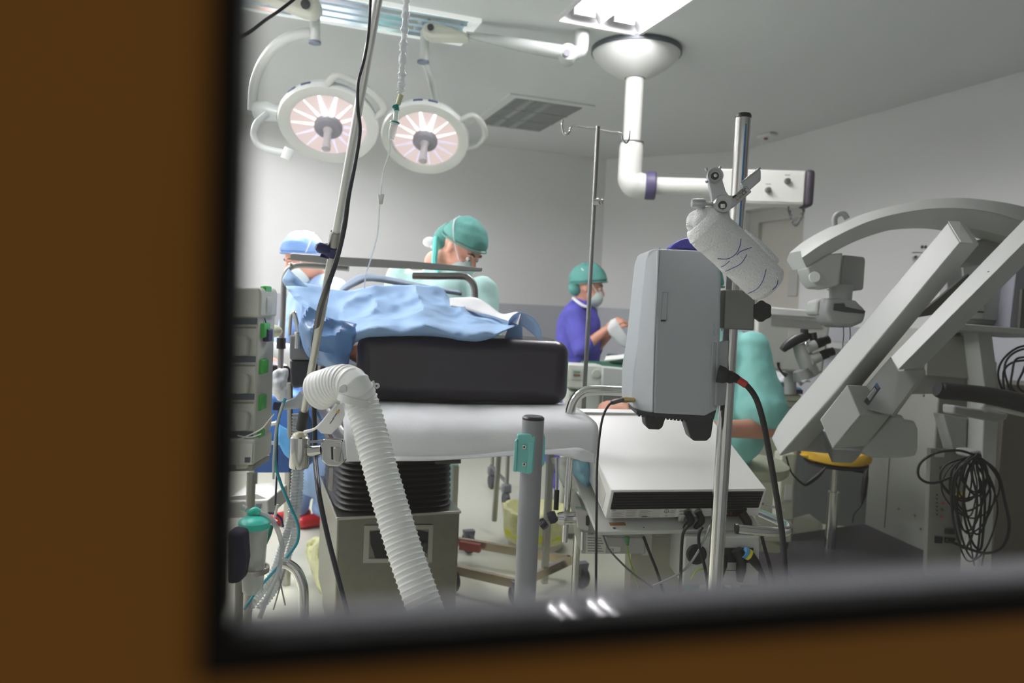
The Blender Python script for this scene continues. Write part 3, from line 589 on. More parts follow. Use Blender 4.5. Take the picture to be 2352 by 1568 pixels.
obj('line', MB().tube(PP([(897, 320, 1.61), (894, 350, 1.64), (882, 390, 1.7), (877, 420, 1.75), (874, 447, 1.8), (871, 480, 1.85), (868, 530, 1.95), (860, 568, 2.05), (850, 600, 2.15), (840, 635, 2.25), (837, 662, 2.3)]), .0021, 8, curve=6), clear, t)
obj('roller_clamp', MB().prism(PP([(867, 445), (882, 445), (878, 468), (869, 470)], 1.8), Fv*.008), white_paint, t, bev=.002)

# ---------------------------------------------------------------- corrugated white air hose with its strap
hose_m = mat('white_corrugated_hose', (240, 242, 240), .42, sub=.05)
t = TM('air_hose', P(1000, 1440, 1.3), 'large white corrugated air hose curling down in front of the operating table', 'hose')
hc = PP([(733, 897, 1.47), (752, 889, 1.455), (772, 881, 1.44), (794, 877, 1.42), (815, 888, 1.4), (832, 925, 1.41), (846, 975, 1.40), (862, 1035, 1.38), (883, 1110, 1.36), (905, 1185, 1.34), (928, 1260, 1.32), (952, 1330, 1.3), (985, 1420, 1.28), (1030, 1540, 1.26)])
fine, _ = spline(hc, [0]*len(hc), 60)
acc = [0]
for i in range(1, len(fine)): acc.append(acc[-1]+(fine[i]-fine[i-1]).length)
tot = acc[-1]; st = .01/11; n_ = int(tot/st); pts = []; rad = []; j = 0
for i in range(n_+1):
    s = i*st
    while j < len(acc)-2 and acc[j+1] < s: j += 1
    f_ = (s-acc[j])/max(acc[j+1]-acc[j], 1e-9); pts.append(fine[j].lerp(fine[j+1], min(max(f_, 0), 1)))
    ph = (s % .01)/.01; amp = .0018 if s > .08 else .0005+.0013*max(0, (s-.03)/.05)
    rad.append(.0305+(.0085*(1-s/.11) if s < .11 else 0)+amp*exp(-((ph-.5)/.12)**2)-.0002*cos(2*pi*ph))
hs = obj('hose', MB().tube(pts, rad, 40), hose_m, t, ang=80)
hcuff = mat('white_cuff', (224, 226, 224), .4)
sring = [];
cS = P(836, 940, 1.41); aS = (P(846, 975, 1.40)-P(826, 905, 1.41)).normalized(); aS = (aS*.8-Rv*.45+Fv*.1).normalized()
obj('strap_band', MB().lathe([(.0352, 0), (.0368, .001), (.0368, .013), (.0352, .014)], P(822, 912, 1.405), (aS+Rv*.0), 40), hcuff, t)
obj('strap_eyelet', MB().prism(PP([(778, 888), (786, 882), (794, 882), (797, 900), (785, 904), (776, 900)], 1.365), Fv*.004), hcuff, t, bev=.0015)
obj('strap_tab', MB().prism(PP([(843, 882), (858, 873), (863, 890), (852, 900), (848, 908), (846, 896)], 1.42), Fv*.006), hcuff, t, bev=.0015)
obj('strap_hook', MB().tube(PP([(862, 882), (868, 882), (870, 887), (864, 891)], 1.42), .002, 8, curve=4), hcuff, t)
sg = obj('strap_plate', MB().prism([P(728, 985, 1.5), P(745, 960, 1.48), P(772, 930, 1.44), P(788, 925, 1.42), P(792, 952, 1.43), P(783, 975, 1.46), P(760, 997, 1.49), P(738, 995, 1.5)], Fv*.002), mat('grey_white_strap', (205, 206, 206), .5), t)
obj('strap_tongue', MB().tube([P(700, 992, 1.54), P(722, 985, 1.52), P(740, 970, 1.49), P(760, 945, 1.46), P(775, 926, 1.43)], [.004, .0028, .0028, .0028, .0028], 10, curve=5), hcuff, t)
for k, (a, b) in enumerate(((758, 972), (764, 962), (770, 953))):
    obj('printed_line', MB().tube([P(a, b, 1.445), P(a+9, b-12, 1.43)], .0011, 5), mat('faint_print', (90, 90, 92), .6), sg)
obj('orange_dot', MB().lathe([(0, 0), (.003, 0), (.003, .0005), (0, .0005)], P(776, 946, 1.424), -Fv, 12), mat('orange_print', (200, 150, 60), .5), sg)

# ---------------------------------------------------------------- grey post with the mint-green holder
gp = mat('grey_powder_coat', (142, 144, 148), .45, var=.03)
b0_ = P(1208, 1320, 1.42); pc = V((b0_.x, b0_.y, 0)); r_ = ray(1219, 962); k_ = (pc.x*r_.x+pc.y*r_.y)/(r_.x**2+r_.y**2); tz = EYE.z+r_.z*k_
t = TM('grey_post', pc, 'grey tubular post with a black cap and mint-green holder before the table', 'post')
obj('post_tube', MB().tube([pc+UP*.02, V((pc.x, pc.y, tz))], .0208, 32), gp, t)
obj('post_cap', MB().lathe([(.0, -.006), (.0205, -.006), (.021, .003), (.018, .006), (.0, .006)], V((pc.x, pc.y, tz)), UP, 32), black_pl, t)
obj('post_foot', MB().lathe([(.0, 0), (.16, 0), (.16, .015), (.03, .03), (.0, .03)], pc, UP, 32), gp, t)
mint = mat('mint_green_plastic', (120, 200, 192), .38)
dH = 1.385; pd2 = (V((pc.x, pc.y, EYE.z))-EYE)
h_ = obj('cable_holder', MB().prism(PP([(1188, 998), (1226, 994), (1231, 998), (1225, 1085), (1214, 1089), (1184, 1082)], dH), Fv*.02), mint, t, 'mint-green plastic clip', bev=.003, seg=3)
obj('holder_lip', MB().prism(PP([(1183, 1013), (1187, 1009), (1189, 1010), (1186, 1084), (1178, 1082)], dH-.006), Fv*.02), mint, h_, bev=.0015)
obj('holder_lip', MB().prism(PP([(1214, 1018), (1219, 1015), (1228, 1016), (1222, 1087), (1209, 1086)], dH-.004), Fv*.02), mint, h_, bev=.0015)
obj('holder_wing', MB().prism(PP([(1240, 994), (1248, 993), (1252, 1004), (1251, 1066), (1240, 1078), (1236, 1076)], dH+.02), Fv*.03), mint, t, bev=.002)
for vv_ in (1026, 1066):
    sc_ = obj('rivet', MB().lathe([(0, 0), (.0042, 0), (.0038, .0018), (.0022, .0022), (0, .001)], P(1204, vv_, dH-.001), -Fv, 18), chrome, h_)
    obj('rivet_hole', MB().lathe([(0, 0), (.0018, 0), (0, .0004)], P(1204, vv_, dH-.0032), -Fv, 10), ink, h_)
def patch(rows, ku=10, kv=9, amp=0, sc_=12, seed=0, ridge=.0):
    R = []
    for r in rows: R.append(spline([V(p) for p in r], [0]*len(r), ku)[0])
    n = len(R[0]); cols = []
    for i in range(n): cols.append(spline([r[i] for r in R], [0]*len(R), kv)[0])
    m = len(cols[0]); mb = MB(); vs = []
    for j in range(m):
        for i in range(n):
            p = cols[i][j]; q = p*sc_+V((seed, seed*2, 0))
            k = noise.noise(q)*amp+amp*.5*noise.noise(q*2.3)
            if ridge:
                pw_ = V((p.x+p.z*.7, p.y, p.z*1.3-p.x*.5)); k += ridge*(1-abs(noise.noise(pw_*sc_*.7+V((seed+9, 0, 0)))*2.4)**.6)+ridge*.22*(1-abs(noise.noise(pw_*sc_*2.1+V((seed+3, 5, 0)))*2.4)**.7)
            vs.append(p-Fv*k+UP*k*.3)
    return mb.add(vs, [(j*n+i, j*n+i+1, (j+1)*n+i+1, (j+1)*n+i) for j in range(m-1) for i in range(n-1)])
def hbox(A, B, depth, z0, z1, mb=None):
    A = V((A.x, A.y, 0)); B = V((B.x, B.y, 0)); e = (B-A).normalized(); f = V((-e.y, e.x, 0))*depth
    if f.dot(Fv) < 0: f = -f
    q = [A, B, B+f, A+f]; return (mb or MB()).hexa([p+UP*z0 for p in q], [p+UP*z1 for p in q])

# ================================================================ OPERATING TABLE
vinyl = mat('black_vinyl_cushion', (42, 36, 46), .3, bump=.04, scale=120)
tb = V((.52, 2.75, 0))
t = TM('operating_table', tb, 'operating table on a brushed steel base with a black ribbed bellows column', 'operating table')
A = P(775, 1190, 2.62); A0 = V((A.x, A.y, 0)); zt = A.z; Bx = PY(1056, 1186, A.y).x
stl = mat('smudged_stainless', (128, 126, 116), .34, 1, bump=.1, scale=30, var=.12)
obj('base_box', MB().span((A.x, A.y, .11), (Bx, A.y+.62, zt)), stl, t, bev=.006)
obj('base_plinth', MB().span((A.x+.02, A.y+.01, 0), (Bx-.02, A.y+.6, .11)), dull_steel, t)
obj('base_top_lip', MB().span((A.x-.004, A.y-.004, zt-.006), (Bx+.004, A.y+.624, zt+.004)), steel, t, bev=.002)
yF = A.y
def fy(u, v, o=0): return PY(u, v, yF-o)
fr_o = [(836, 1206), (994, 1204), (991, 1290), (833, 1291)]; fi = [(848, 1216), (984, 1214), (981, 1280), (846, 1281)]
fb = MB()
for i in range(4):
    a, b = fr_o[i], fr_o[(i+1) % 4]; c, d_ = fi[(i+1) % 4], fi[i]
    fb.prism([fy(*a, .001), fy(*b, .001), fy(*c, .001), fy(*d_, .001)], (0, -.007, 0))
rf = obj('recess_frame', fb, steel, t, flat=True)
obj('recess_panel', MB().prism([fy(*q_, .001) for q_ in fi], (0, -.002, 0)), stl, rf)
obj('recess_opening', MB().prism([fy(*q_, .004) for q_ in ((850, 1222), (880, 1217), (960, 1217), (984, 1222), (982, 1262), (970, 1268), (966, 1280), (862, 1284), (856, 1262), (851, 1250))], (0, -.002, 0)), mat('opening_black', (12, 12, 18), .5), rf)
obj('recess_latch', MB().box(fy(972, 1258, .012), .03, .012, .04), dark_grey, rf, bev=.003)
zb_ = P(900, 1050, 2.75).z
bw = (Bx-A.x)/2; bc = V(((A.x+Bx)/2, A.y+.33, 0)); rings = []
n_r = 12
for i in range(n_r*6+1):
    s = i/(n_r*6); z = zt+.012+(zb_+.06-zt)*s; k = 1+.06*(abs(cos(pi*s*n_r))**1.5-.5) - .03*s
    ring = []
    for a in range(48):
        th = 2*pi*a/48; c_, s_ = cos(th), sin(th)
        ring.append(V((bc.x+bw*.97*k*copysign(abs(c_)**.35, c_), bc.y+.29*k*copysign(abs(s_)**.35, s_), z)))
    rings.append(ring)
obj('bellows', MB().loft(rings), mat('black_bellows', (20, 20, 21), .5), t, ang=80)
zc1, zc0 = P(1060, 775, 2.22).z, P(1060, 930, 2.2).z
obj('table_frame', MB().span((bc.x-.27, 2.12, zc0-.16), (bc.x+.29, 3.65, zc0-.09)), dull_steel, t, bev=.01)
obj('side_rail', MB().span((bc.x+.3, 2.3, zc0-.15), (bc.x+.312, 3.6, zc0-.12)), chrome, t)
obj('side_rail', MB().span((bc.x-.312, 2.15, zc0-.15), (bc.x-.30, 3.6, zc0-.12)), chrome, t)
obj('mattress', MB().span((bc.x-.27, 2.16, zc0-.09), (bc.x+.29, 3.65, zc0-.012)), vinyl, t, bev=.02)
obj('under_hinge', MB().tube([P(1000, 1052, 2.4), P(1058, 1050, 2.4)], .02, 14), black_rub, t)
# cushion
hb = hbox(P(812, 925, 2.2), P(1306, 932, 2.27), .3, zc0, zc1)
cu = tag(obj('cushion', hb, vinyl, bev=.045, seg=8), 'long glossy black vinyl cushion on the white-sheeted head end of the table', 'cushion')
# white sheet
sheet_m = mat('white_sheet', (232, 234, 236), .75, bump=.12, scale=160, var=.02)
rows = [PP([(770, 915, 2.5), (870, 915, 2.5), (980, 918, 2.5), (1090, 922, 2.5), (1200, 924, 2.5), (1310, 926, 2.5)]),
        PP([(780, 925, 2.2), (870, 925, 2.2), (980, 930, 2.2), (1090, 934, 2.2), (1200, 934, 2.2), (1322, 934, 2.22)]),
        PP([(785, 950, 2.03), (870, 948, 2.03), (980, 952, 2.03), (1090, 955, 2.04), (1220, 952, 2.05), (1360, 962, 2.06)]),
        PP([(790, 985, 1.97), (870, 985, 1.97), (980, 985, 1.97), (1090, 985, 1.98), (1230, 982, 1.99), (1374, 984, 2.02)]),
        PP([(790, 1030, 1.96), (880, 1032, 1.96), (990, 1030, 1.96), (1090, 1026, 1.97), (1230, 1018, 1.98), (1372, 1024, 2.01)]),
        PP([(790, 1060, 1.97), (880, 1059, 1.97), (985, 1058, 1.97), (1090, 1052, 1.98), (1235, 1040, 1.99), (1366, 1064, 2.0)])]
sh = obj('bed_sheet', patch(rows, 10, 5, .004, 6, 3, .003), sheet_m, solid=.0015)
tag(sh, 'white non-woven sheet hanging over the head end of the operating table', 'sheet')
obj('turned_hem', patch([PP([(900, 1048, 1.955), (1070, 1045, 1.965), (1180, 1035, 1.97), (1290, 1030, 1.98), (1330, 1028, 1.98), (1366, 1042, 1.985)]),
     PP([(900, 1058, 1.95), (1070, 1053, 1.96), (1180, 1046, 1.965), (1290, 1044, 1.97), (1335, 1058, 1.97), (1366, 1062, 1.98)])], 8, 4, .001), sheet_m, sh, solid=.002)
# blue drape
blue = mat('blue_nonwoven', (150, 184, 222), .7, bump=.15, scale=220, var=.03, sub=.05)
blue2 = mat('blue_film', (110, 152, 205), .35, bump=.2, scale=60)
D = [2.52, 2.42, 2.34, 2.2, 2.2, 2.3]
R_ = [[(655, 655), (700, 654), (762, 663), (812, 668), (870, 662), (912, 658), (970, 661), (1012, 663), (1034, 684), (1090, 712), (1135, 724), (1182, 742)],
      [(672, 680), (705, 690), (762, 705), (815, 712), (870, 705), (915, 700), (970, 700), (1015, 702), (1045, 715), (1095, 728), (1140, 735), (1185, 745)],
      [(690, 705), (715, 722), (765, 745), (815, 742), (870, 735), (918, 728), (970, 726), (1015, 728), (1055, 735), (1100, 745), (1145, 748), (1188, 750)],
      [(695, 740), (722, 765), (772, 778), (815, 760), (870, 755), (918, 750), (970, 750), (1015, 752), (1055, 758), (1100, 762), (1140, 762), (1178, 755)],
      [(712, 790), (738, 820), (780, 808), (822, 778), (870, 771), (918, 768), (970, 768), (1015, 771), (1055, 779), (1095, 780), (1130, 774), (1168, 758)],
      [(725, 800), (748, 828), (790, 818), (830, 784), (870, 778), (918, 775), (970, 775), (1015, 778), (1055, 784), (1095, 784), (1130, 778), (1165, 762)]]
dr = obj('surgical_drape', patch([[P(u, v, D[j]+(.03*sin(u*.05) if j in (2, 3) else 0)) for u, v in r] for j, r in enumerate(R_)], 9, 12, .012, 8, 5, .026), blue, solid=.002)
tag(dr, 'crumpled pale blue surgical drape bunched above the black cushion', 'drape')
obj('corner_flap', patch([PP([(663, 616, 2.3), (655, 628, 2.3), (649, 642, 2.3), (654, 656, 2.32)]), PP([(676, 630, 2.3), (676, 638, 2.28), (672, 648, 2.28), (678, 656, 2.3)]), PP([(684, 638, 2.34), (692, 645, 2.34), (700, 652, 2.34), (707, 658, 2.34)])], 5, 5, .004, 14), blue, dr, solid=.0015)
obj('hanging_fold', patch([PP([(697, 700, 2.22), (690, 735, 2.2), (690, 770, 2.2), (703, 812, 2.2), (735, 842, 2.22)]), PP([(722, 712, 2.16), (718, 750, 2.14), (722, 785, 2.12), (738, 820, 2.13), (760, 846, 2.2)]),
     PP([(765, 735, 2.15), (760, 765, 2.12), (762, 795, 2.12), (775, 825, 2.15), (785, 846, 2.2)]), PP([(820, 745, 2.2), (818, 768, 2.18), (812, 790, 2.18), (808, 812, 2.2), (800, 836, 2.22)])], 6, 7, .01, 16, 2, .02), blue2, dr, 'darker blue film fold hanging on the left', solid=.001)
obj('tail_flap', patch([PP([(1168, 736, 2.25), (1178, 724, 2.25), (1195, 717, 2.25), (1218, 724, 2.25), (1236, 742, 2.25), (1244, 765, 2.25), (1243, 782, 2.25)]),
     PP([(1165, 760, 2.3), (1180, 748, 2.3), (1192, 745, 2.28), (1205, 752, 2.27), (1220, 764, 2.26), (1233, 775, 2.25), (1242, 784, 2.25)])], 5, 6, .003, 14), blue, dr, solid=.0015)
obj('tail_fold', MB().prism(PP([(1172, 740), (1200, 740), (1200, 778), (1158, 777)], 2.33), Fv*.01), blue, dr)
obj('white_liner', patch([PP([(1032, 684, 2.5), (1060, 683, 2.5), (1092, 683, 2.5), (1120, 698, 2.48), (1152, 720, 2.42), (1186, 716, 2.32), (1196, 721, 2.24)]),
     PP([(1034, 702, 2.42), (1060, 708, 2.42), (1090, 716, 2.42), (1120, 722, 2.4), (1148, 730, 2.36), (1170, 738, 2.3), (1190, 746, 2.24)])], 6, 6, .003, 12), sheet_m, dr, 'white inner side of the drape', solid=.0015)
# drape support frame above
t = TM('drape_frame', P(660, 830, 2.7), 'tubular steel anaesthesia frame with flat cross bars over the patient', 'frame')
obj('post', MB().tube(PP([(642, 900, 2.7), (645, 830, 2.7), (650, 720, 2.7), (652, 660, 2.7), (656, 630, 2.7), (668, 614, 2.7), (690, 609, 2.7), (740, 612, 2.7), (801, 617, 2.7)]), .0108, 16, curve=4), dull_steel, t)
obj('post', MB().tube(PP([(948, 633, 2.7), (1000, 634, 2.7), (1060, 634, 2.7), (1078, 641, 2.7), (1089, 660, 2.7), (1090, 700, 2.7), (1085, 780, 2.7)]), .0128, 16, curve=4), dull_steel, t)
obj('cross_bar', MB().prism(PP([(665, 583), (672, 581), (952, 600), (1108, 615), (1106, 623), (1090, 623), (800, 611), (668, 597)], 2.68), Fv*.012), dull_steel, t, bev=.002)
obj('cross_bar', MB().prism(PP([(700, 590), (950, 602), (960, 606), (950, 610), (700, 600)], 2.72), Fv*.012), dull_steel, t, bev=.002)
for u in (667, 965, 1078): obj('frame_bolt', MB().ell(P(u, 606+(u-667)*.028, 2.69), (.007, .007, .005)), chrome, t)
obj('clamp_collar', MB().lathe([(.0, -.02), (.0165, -.02), (.0165, .02), (0, .02)], P(646, 788, 2.7), UP, 20), black_rub, t)
obj('rod_end', MB().tube(PP([(642, 768, 2.7), (630, 770, 2.7), (618, 771, 2.7)]), [.007, .006, .003], 12), steel, t)
# head-rest mount on the left
t = TM('side_mount', P(686, 890, 2.25), 'grey and black rectangular mount with a chrome lever left of the drape', 'mount')
gmt = mat('mid_grey_plastic', (112, 114, 118), .4)
obj('upper_shell', MB().prism(PP([(664, 768), (700, 772), (716, 826), (664, 826)], 2.25), Fv*.1), gmt, t, bev=.006)
obj('lower_block', MB().prism(PP([(664, 825), (714, 825), (708, 886), (672, 892), (666, 880)], 2.26), Fv*.1), mat('blue_black_block', (24, 27, 38), .45), t, bev=.008)
obj('lever', MB().tube(PP([(672, 720, 2.24), (676, 719, 2.24), (680, 735, 2.24), (688, 765, 2.24)]), [.006, .007, .007, .006], 14, curve=4), chrome, t)
obj('lever_tube', MB().tube(PP([(672, 720, 2.26), (668, 728, 2.26), (665, 770, 2.26)]), .005, 12, curve=3), steel, t)
obj('chrome_pin', MB().lathe([(.0, 0), (.009, 0), (.011, .005), (.008, .012), (.008, .05), (0, .05)], P(684, 762, 2.235), -UP, 18), chrome, t)
obj('drop_tube', MB().tube(PP([(666, 880, 2.3), (667, 1005, 2.3)]), .0085, 16), steel, t)

# ================================================================ ELECTROSURGICAL TROLLEY
ph, th = radians(-8), radians(22)
gx = V((cos(ph), sin(ph), 0)); gy0 = V((-sin(ph), cos(ph), 0)); gy = gy0*cos(th)+UP*sin(th); gz = gx.cross(gy)
GA = P(1404, 1126, 1.87); GW, GD, GH = .432, .375, .088
def G(x, y, z): return GA+gx*x+gy*y+gz*z
def gbox(x0, x1, y0, y1, z0, z1, mb=None):
    q = lambda z: [G(x0, y0, z), G(x1, y0, z), G(x1, y1, z), G(x0, y1, z)]
    return (mb or MB()).hexa(q(z0), q(z1))
trolley_m = mat('trolley_grey_paint', (198, 200, 194), .4, var=.03)
t = TM('generator_trolley', G(.2, .2, -.8), 'pale grey trolley with tilted shelf, chrome handles, sockets and wiring', 'trolley')
obj('shelf', gbox(-.03, GW+.0, -.035, GD+.02, -GH-.026, -GH-.014), trolley_m, t, bev=.003)
obj('rust_stain', gbox(.012, .055, -.012, .0, -GH-.0139, -GH-.0134), mat('rust', (150, 110, 60), .8), t)
obj('shelf_screw', MB().lathe([(0, 0), (.004, 0), (.004, .001), (0, .001)], G(.02, -.022, -GH-.014), gz, 14), dull_steel, t)
obj('shelf_hole', MB().lathe([(0, 0), (.002, 0), (0, .0004)], G(.1, -.022, -GH-.0138), gz, 10), ink, t)
obj('switch_housing', MB().prism(PP([(1573, 1232), (1746, 1232), (1742, 1345), (1568, 1345)], 1.9), Fv*.2), trolley_m, t, bev=.004)
obj('round_cap', MB().lathe([(0, .003), (.022, .004), (.026, .0), (.026, -.003)], P(1600, 1273, 1.897), -Fv, 32), black_pl, t)
sk = obj('socket_strip', MB().prism(PP([(1657, 1258), (1731, 1258), (1728, 1292), (1655, 1291)], 1.898), Fv*.004), black_pl, t)
obj('printed_line', MB().prism(PP([(1669, 1309), (1712, 1309), (1712, 1310.5), (1669, 1310.5)], 1.898), Fv*.001), ink, t)
obj('column', MB().prism(PP([(1450, 1230), (1574, 1230), (1570, 1500), (1444, 1500)], 2.06), Fv*.1), mat('beige_column', (168, 164, 150), .5), t)
obj('side_bracket', MB().prism(PP([(1478, 1226), (1498, 1226), (1496, 1275), (1476, 1275)], 2.03), Fv*.02), trolley_m, t)
for k in (0, 1):
    obj('trolley_leg', MB().tube([P(1460+k*270, 1400, 2.15), Z(1452+k*300, 1690, .06)], .02, 12), trolley_m, t)
    obj('caster', MB().lathe([(0, -.014), (.045, -.014), (.048, 0), (.045, .014), (0, .014)], Z(1452+k*300, 1692, .047), AX, 18), black_rub, t)
for nm, pts in (('plug', [(1660, 1270), (1658, 1300), (1652, 1330)]), ('plug', [(1692, 1262), (1703, 1285), (1702, 1310), (1699, 1335)])):
    obj(nm, MB().tube(PP(pts, 1.88), [.014]+[.013]*(len(pts)-2)+[.008], 12), black_rub, t)
obj('plug', MB().tube(PP([(1708, 1268), (1722, 1275), (1735, 1292), (1748, 1312), (1762, 1345)], 1.87), [.012, .013, .0115, .006, .0045], 12), black_rub, t, 'black plug with a blue and yellow band')
obj('blue_band', MB().tube(PP([(1709, 1268), (1716, 1271)], 1.868), .0142, 12), mat('band_blue', (80, 150, 195), .4), t)
obj('yellow_band', MB().tube(PP([(1716, 1271), (1722, 1275)], 1.868), .0142, 12), mat('band_yellow', (215, 205, 40), .4), t)
obj('side_handle', MB().tube(PP([(1693, 1214, 1.84), (1740, 1219, 1.85), (1785, 1222, 1.87), (1806, 1220, 1.9), (1810, 1210, 1.94), (1798, 1201, 1.99), (1750, 1180, 2.1)]), .0125, 18, curve=5), chrome, t)
obj('handle_plug', MB().lathe([(0, 0), (.012, 0), (.013, .006), (0, .006)], P(1689, 1213.5, 1.84), Rv, 20), black_pl, t)
obj('side_rod', MB().tube(PP([(1752, 1157, 2.2), (1800, 1170, 2.25)]), .004, 10), chrome, t)
obj('push_handle', MB().tube(PP([(1306, 985, 2.1), (1309, 950, 2.1), (1318, 922, 2.1), (1335, 903, 2.1), (1362, 896, 2.1), (1450, 899, 2.1), (1560, 905, 2.12), (1640, 912, 2.14)]), .0142, 18, curve=5), chrome, t)
obj('handle_stem', MB().tube(PP([(1306, 985, 2.1), (1350, 1080, 2.18), (1352, 1250, 2.2)]), .0142, 14), steel, t)
# generator unit
gm = mat('white_powder_coat', (236, 237, 232), .32, bump=.05, scale=400, var=.015)
t = TM('electrosurgery_unit', G(GW/2, GD/2, -GH), 'white flat-topped electrosurgical unit with black ribbed rear panel on the tilted shelf', 'medical unit')
body = obj('casing', gbox(0, GW, 0, GD, -GH, 0), gm, t, bev=.0025)
obj('rear_lip', gbox(.0, GW, GD, GD+.02, -GH, .006), gm, t)
vp = obj('vent_panel', gbox(.008, GW-.008, -.002, .0, -GH*.66, -.006), mat('vent_black', (24, 24, 25), .5), t)
for k in range(6): obj('fin', gbox(.01, GW-.012, -.0045, -.002, -.014-k*.0085, -.0118-k*.0085), mat('fin_black', (30, 30, 32), .4), vp)
lab_m = mat('rating_label', (206, 206, 198), .5); ls = obj('rating_label', gbox(.012, .147, -.0012, 0, -GH*.985, -GH*.675), lab_m, t)
text('brand_lettering', 'ERBE', G(.0135, -.0014, -GH*.72), gx, gz, .0048, ink, ls, .0001)
obj('bold_print', gbox(.098, .113, -.0014, -.0012, -GH*.955, -GH*.925), ink, ls)
pr = mat('fine_print', (120, 120, 116), .6)
for r in range(6):
    for c_ in range(3):
        if r == 0 and c_ == 0: continue
        x_ = .016+c_*.036+(.002 if r % 2 else 0); obj('fine_print', gbox(x_, x_+.024+.006*((r*3+c_) % 2), -.0014, -.0012, -GH*(.725+.042*r), -GH*(.715+.042*r)), pr, ls)
l2 = obj('approval_label', gbox(.149, .19, -.0012, 0, -GH*.985, -GH*.675), mat('approval_label_m', (216, 216, 210), .5), t)
ull = [G(.163+.0055*cos(a), -.0015, -GH*.755+.0055*sin(a)) for a in [2*pi*k/24 for k in range(25)]]
obj('round_mark', MB().tube(ull, .0006, 5), ink, l2)
text('mark_letters', 'UL', G(.1605, -.0015, -GH*.775), gx, gz, .004, ink, l2, .0001)
text('mark_letters', 'c', G(.1555, -.0015, -GH*.79), gx, gz, .004, ink, l2, .0001); text('mark_letters', 'us', G(.1692, -.0015, -GH*.79), gx, gz, .004, ink, l2, .0001)
text('mark_letters', 'CE', G(.1615, -.0015, -GH*.94), gx, gz, .0058, ink, l2, .0001)
for r in range(4): obj('fine_print', gbox(.174, .188-.002*(r % 2), -.0014, -.0012, -GH*(.72+.035*r), -GH*(.711+.035*r)), pr, l2)
for r in range(2): obj('fine_print', gbox(.2, .218, -.0008, .0, -GH*(.74+.05*r), -GH*(.728+.05*r)), pr, t)
sl_ = obj('side_label', MB().hexa([G(-.0012, .03, -GH*.9), G(0, .03, -GH*.9), G(0, .11, -GH*.86), G(-.0012, .11, -GH*.86)], [G(-.0012, .03, -GH*.35), G(0, .03, -GH*.35), G(0, .11, -GH*.2), G(-.0012, .11, -GH*.2)]), lab_m, t)
obj('red_dot', MB().lathe([(0, 0), (.009, 0), (0, .0006)], G(-.0013, .1, -GH*.55), -gx, 16), mat('faded_red', (170, 70, 70), .5), sl_)
for k, x_ in enumerate((.223, .253)):
    s_ = obj('socket', MB().lathe([(0, 0), (.0105, 0), (.0105, .004), (.0075, .0045), (0, .0045)], G(x_, .0, -GH*.8), -gy, 24), dull_steel, t)
    obj('plug', MB().tube([G(x_+.002, -.004, -GH*.84), G(x_+.004, -.022, -GH*.93), G(x_-.008, -.026, -GH*1.1), G(x_-.014, -.028, -GH*1.22)], [.0085, .0095, .007, .004], 14, curve=4), black_rub, s_)
obj('earth_clip', gbox(.2, .215, -.008, -.0, -GH*1.1, -GH*.86), trolley_m, t, bev=.002)
obj('mains_inlet', gbox(.327, .39, -.006, 0, -GH*.97, -GH*.66), black_pl, t, bev=.003)
obj('inlet_screw', MB().lathe([(0, 0), (.003, 0), (.003, .001), (0, .001)], G(.332, -.0062, -GH*.82), -gy, 14), chrome, t)
obj('red_switch', gbox(.344, .348, -.0075, -.006, -GH*.87, -GH*.78), mat('red_print', (150, 40, 30), .5), t)
obj('brass_post', MB().lathe([(0, 0), (.0035, 0), (.0035, .006), (0, .006)], G(.315, 0, -GH*.78), -gy, 12), MATS['brass'], t)
obj('mains_plug', MB().tube([G(.375, -.01, -GH*.8), G(.385, -.03, -GH*.95), G(.395, -.035, -GH*1.15)], [.012, .012, .006], 12, curve=3), black_rub, t)
# second unit beneath
t = TM('lower_unit', P(1410, 1272, 1.98), 'lower grey electrical unit with rating plates under the tilted trolley shelf', 'medical unit')
lg = mat('lower_grey', (166, 168, 162), .45)
obj('casing', MB().prism(PP([(1338, 1165), (1392, 1232), (1484, 1234), (1482, 1272), (1334, 1272), (1330, 1180)], 2.0), Fv*.22), lg, t, bev=.003)
l3 = obj('rating_plate', MB().prism(PP([(1346, 1222), (1393, 1232), (1391, 1270), (1345, 1270)], 1.999), Fv*.001), lab_m, t)
text('brand_lettering', 'ERBE', P(1350, 1228, 1.998), Rv, Uv, .0075, ink, l3, .0001)
for r in range(6): obj('fine_print', MB().prism(PP([(1350, 1234+r*6), (1380+(r % 3)*3, 1235+r*6), (1380+(r % 3)*3, 1236.5+r*6), (1350, 1235.5+r*6)], 1.998), Fv*.0008), pr, l3)
l4 = obj('approval_plate', MB().prism(PP([(1399, 1254), (1425, 1256), (1424, 1268), (1398, 1267)], 1.999), Fv*.001), lab_m, t)
text('mark_letters', 'CE', P(1401, 1265, 1.998), Rv, Uv, .009, ink, l4, .0001)
# loose wires under the trolley
t = TM('trolley_wiring', P(1560, 1330, 1.85), 'bundle of thin black, grey and green-yellow wires hanging below the trolley shelf', 'wires')
def wire(nm, m, r, pts, d=1.85, **k): return obj(nm, MB().tube(PP(pts, d), r, 8, curve=6), m, t, **k)
bk = black_rub; gw = mat('grey_wire', (150, 152, 150), .5); gn = mat('green_yellow_wire', (130, 160, 50), .5)
wire('black_wire', bk, .0042, [(1580, 1208), (1570, 1222), (1566, 1250), (1564, 1300), (1562, 1400)])
wire('black_wire', bk, .0042, [(1614, 1210), (1606, 1224), (1606, 1252), (1616, 1290), (1624, 1330), (1630, 1400)])
wire('grey_wire', gw, .003, [(1632, 1205), (1617, 1240), (1598, 1275), (1575, 1305), (1545, 1325), (1500, 1345)])
wire('black_wire', bk, .0042, [(1478, 1232, 2.0), (1493, 1272, 2.0), (1510, 1315, 2.0), (1530, 1380, 2.0)])
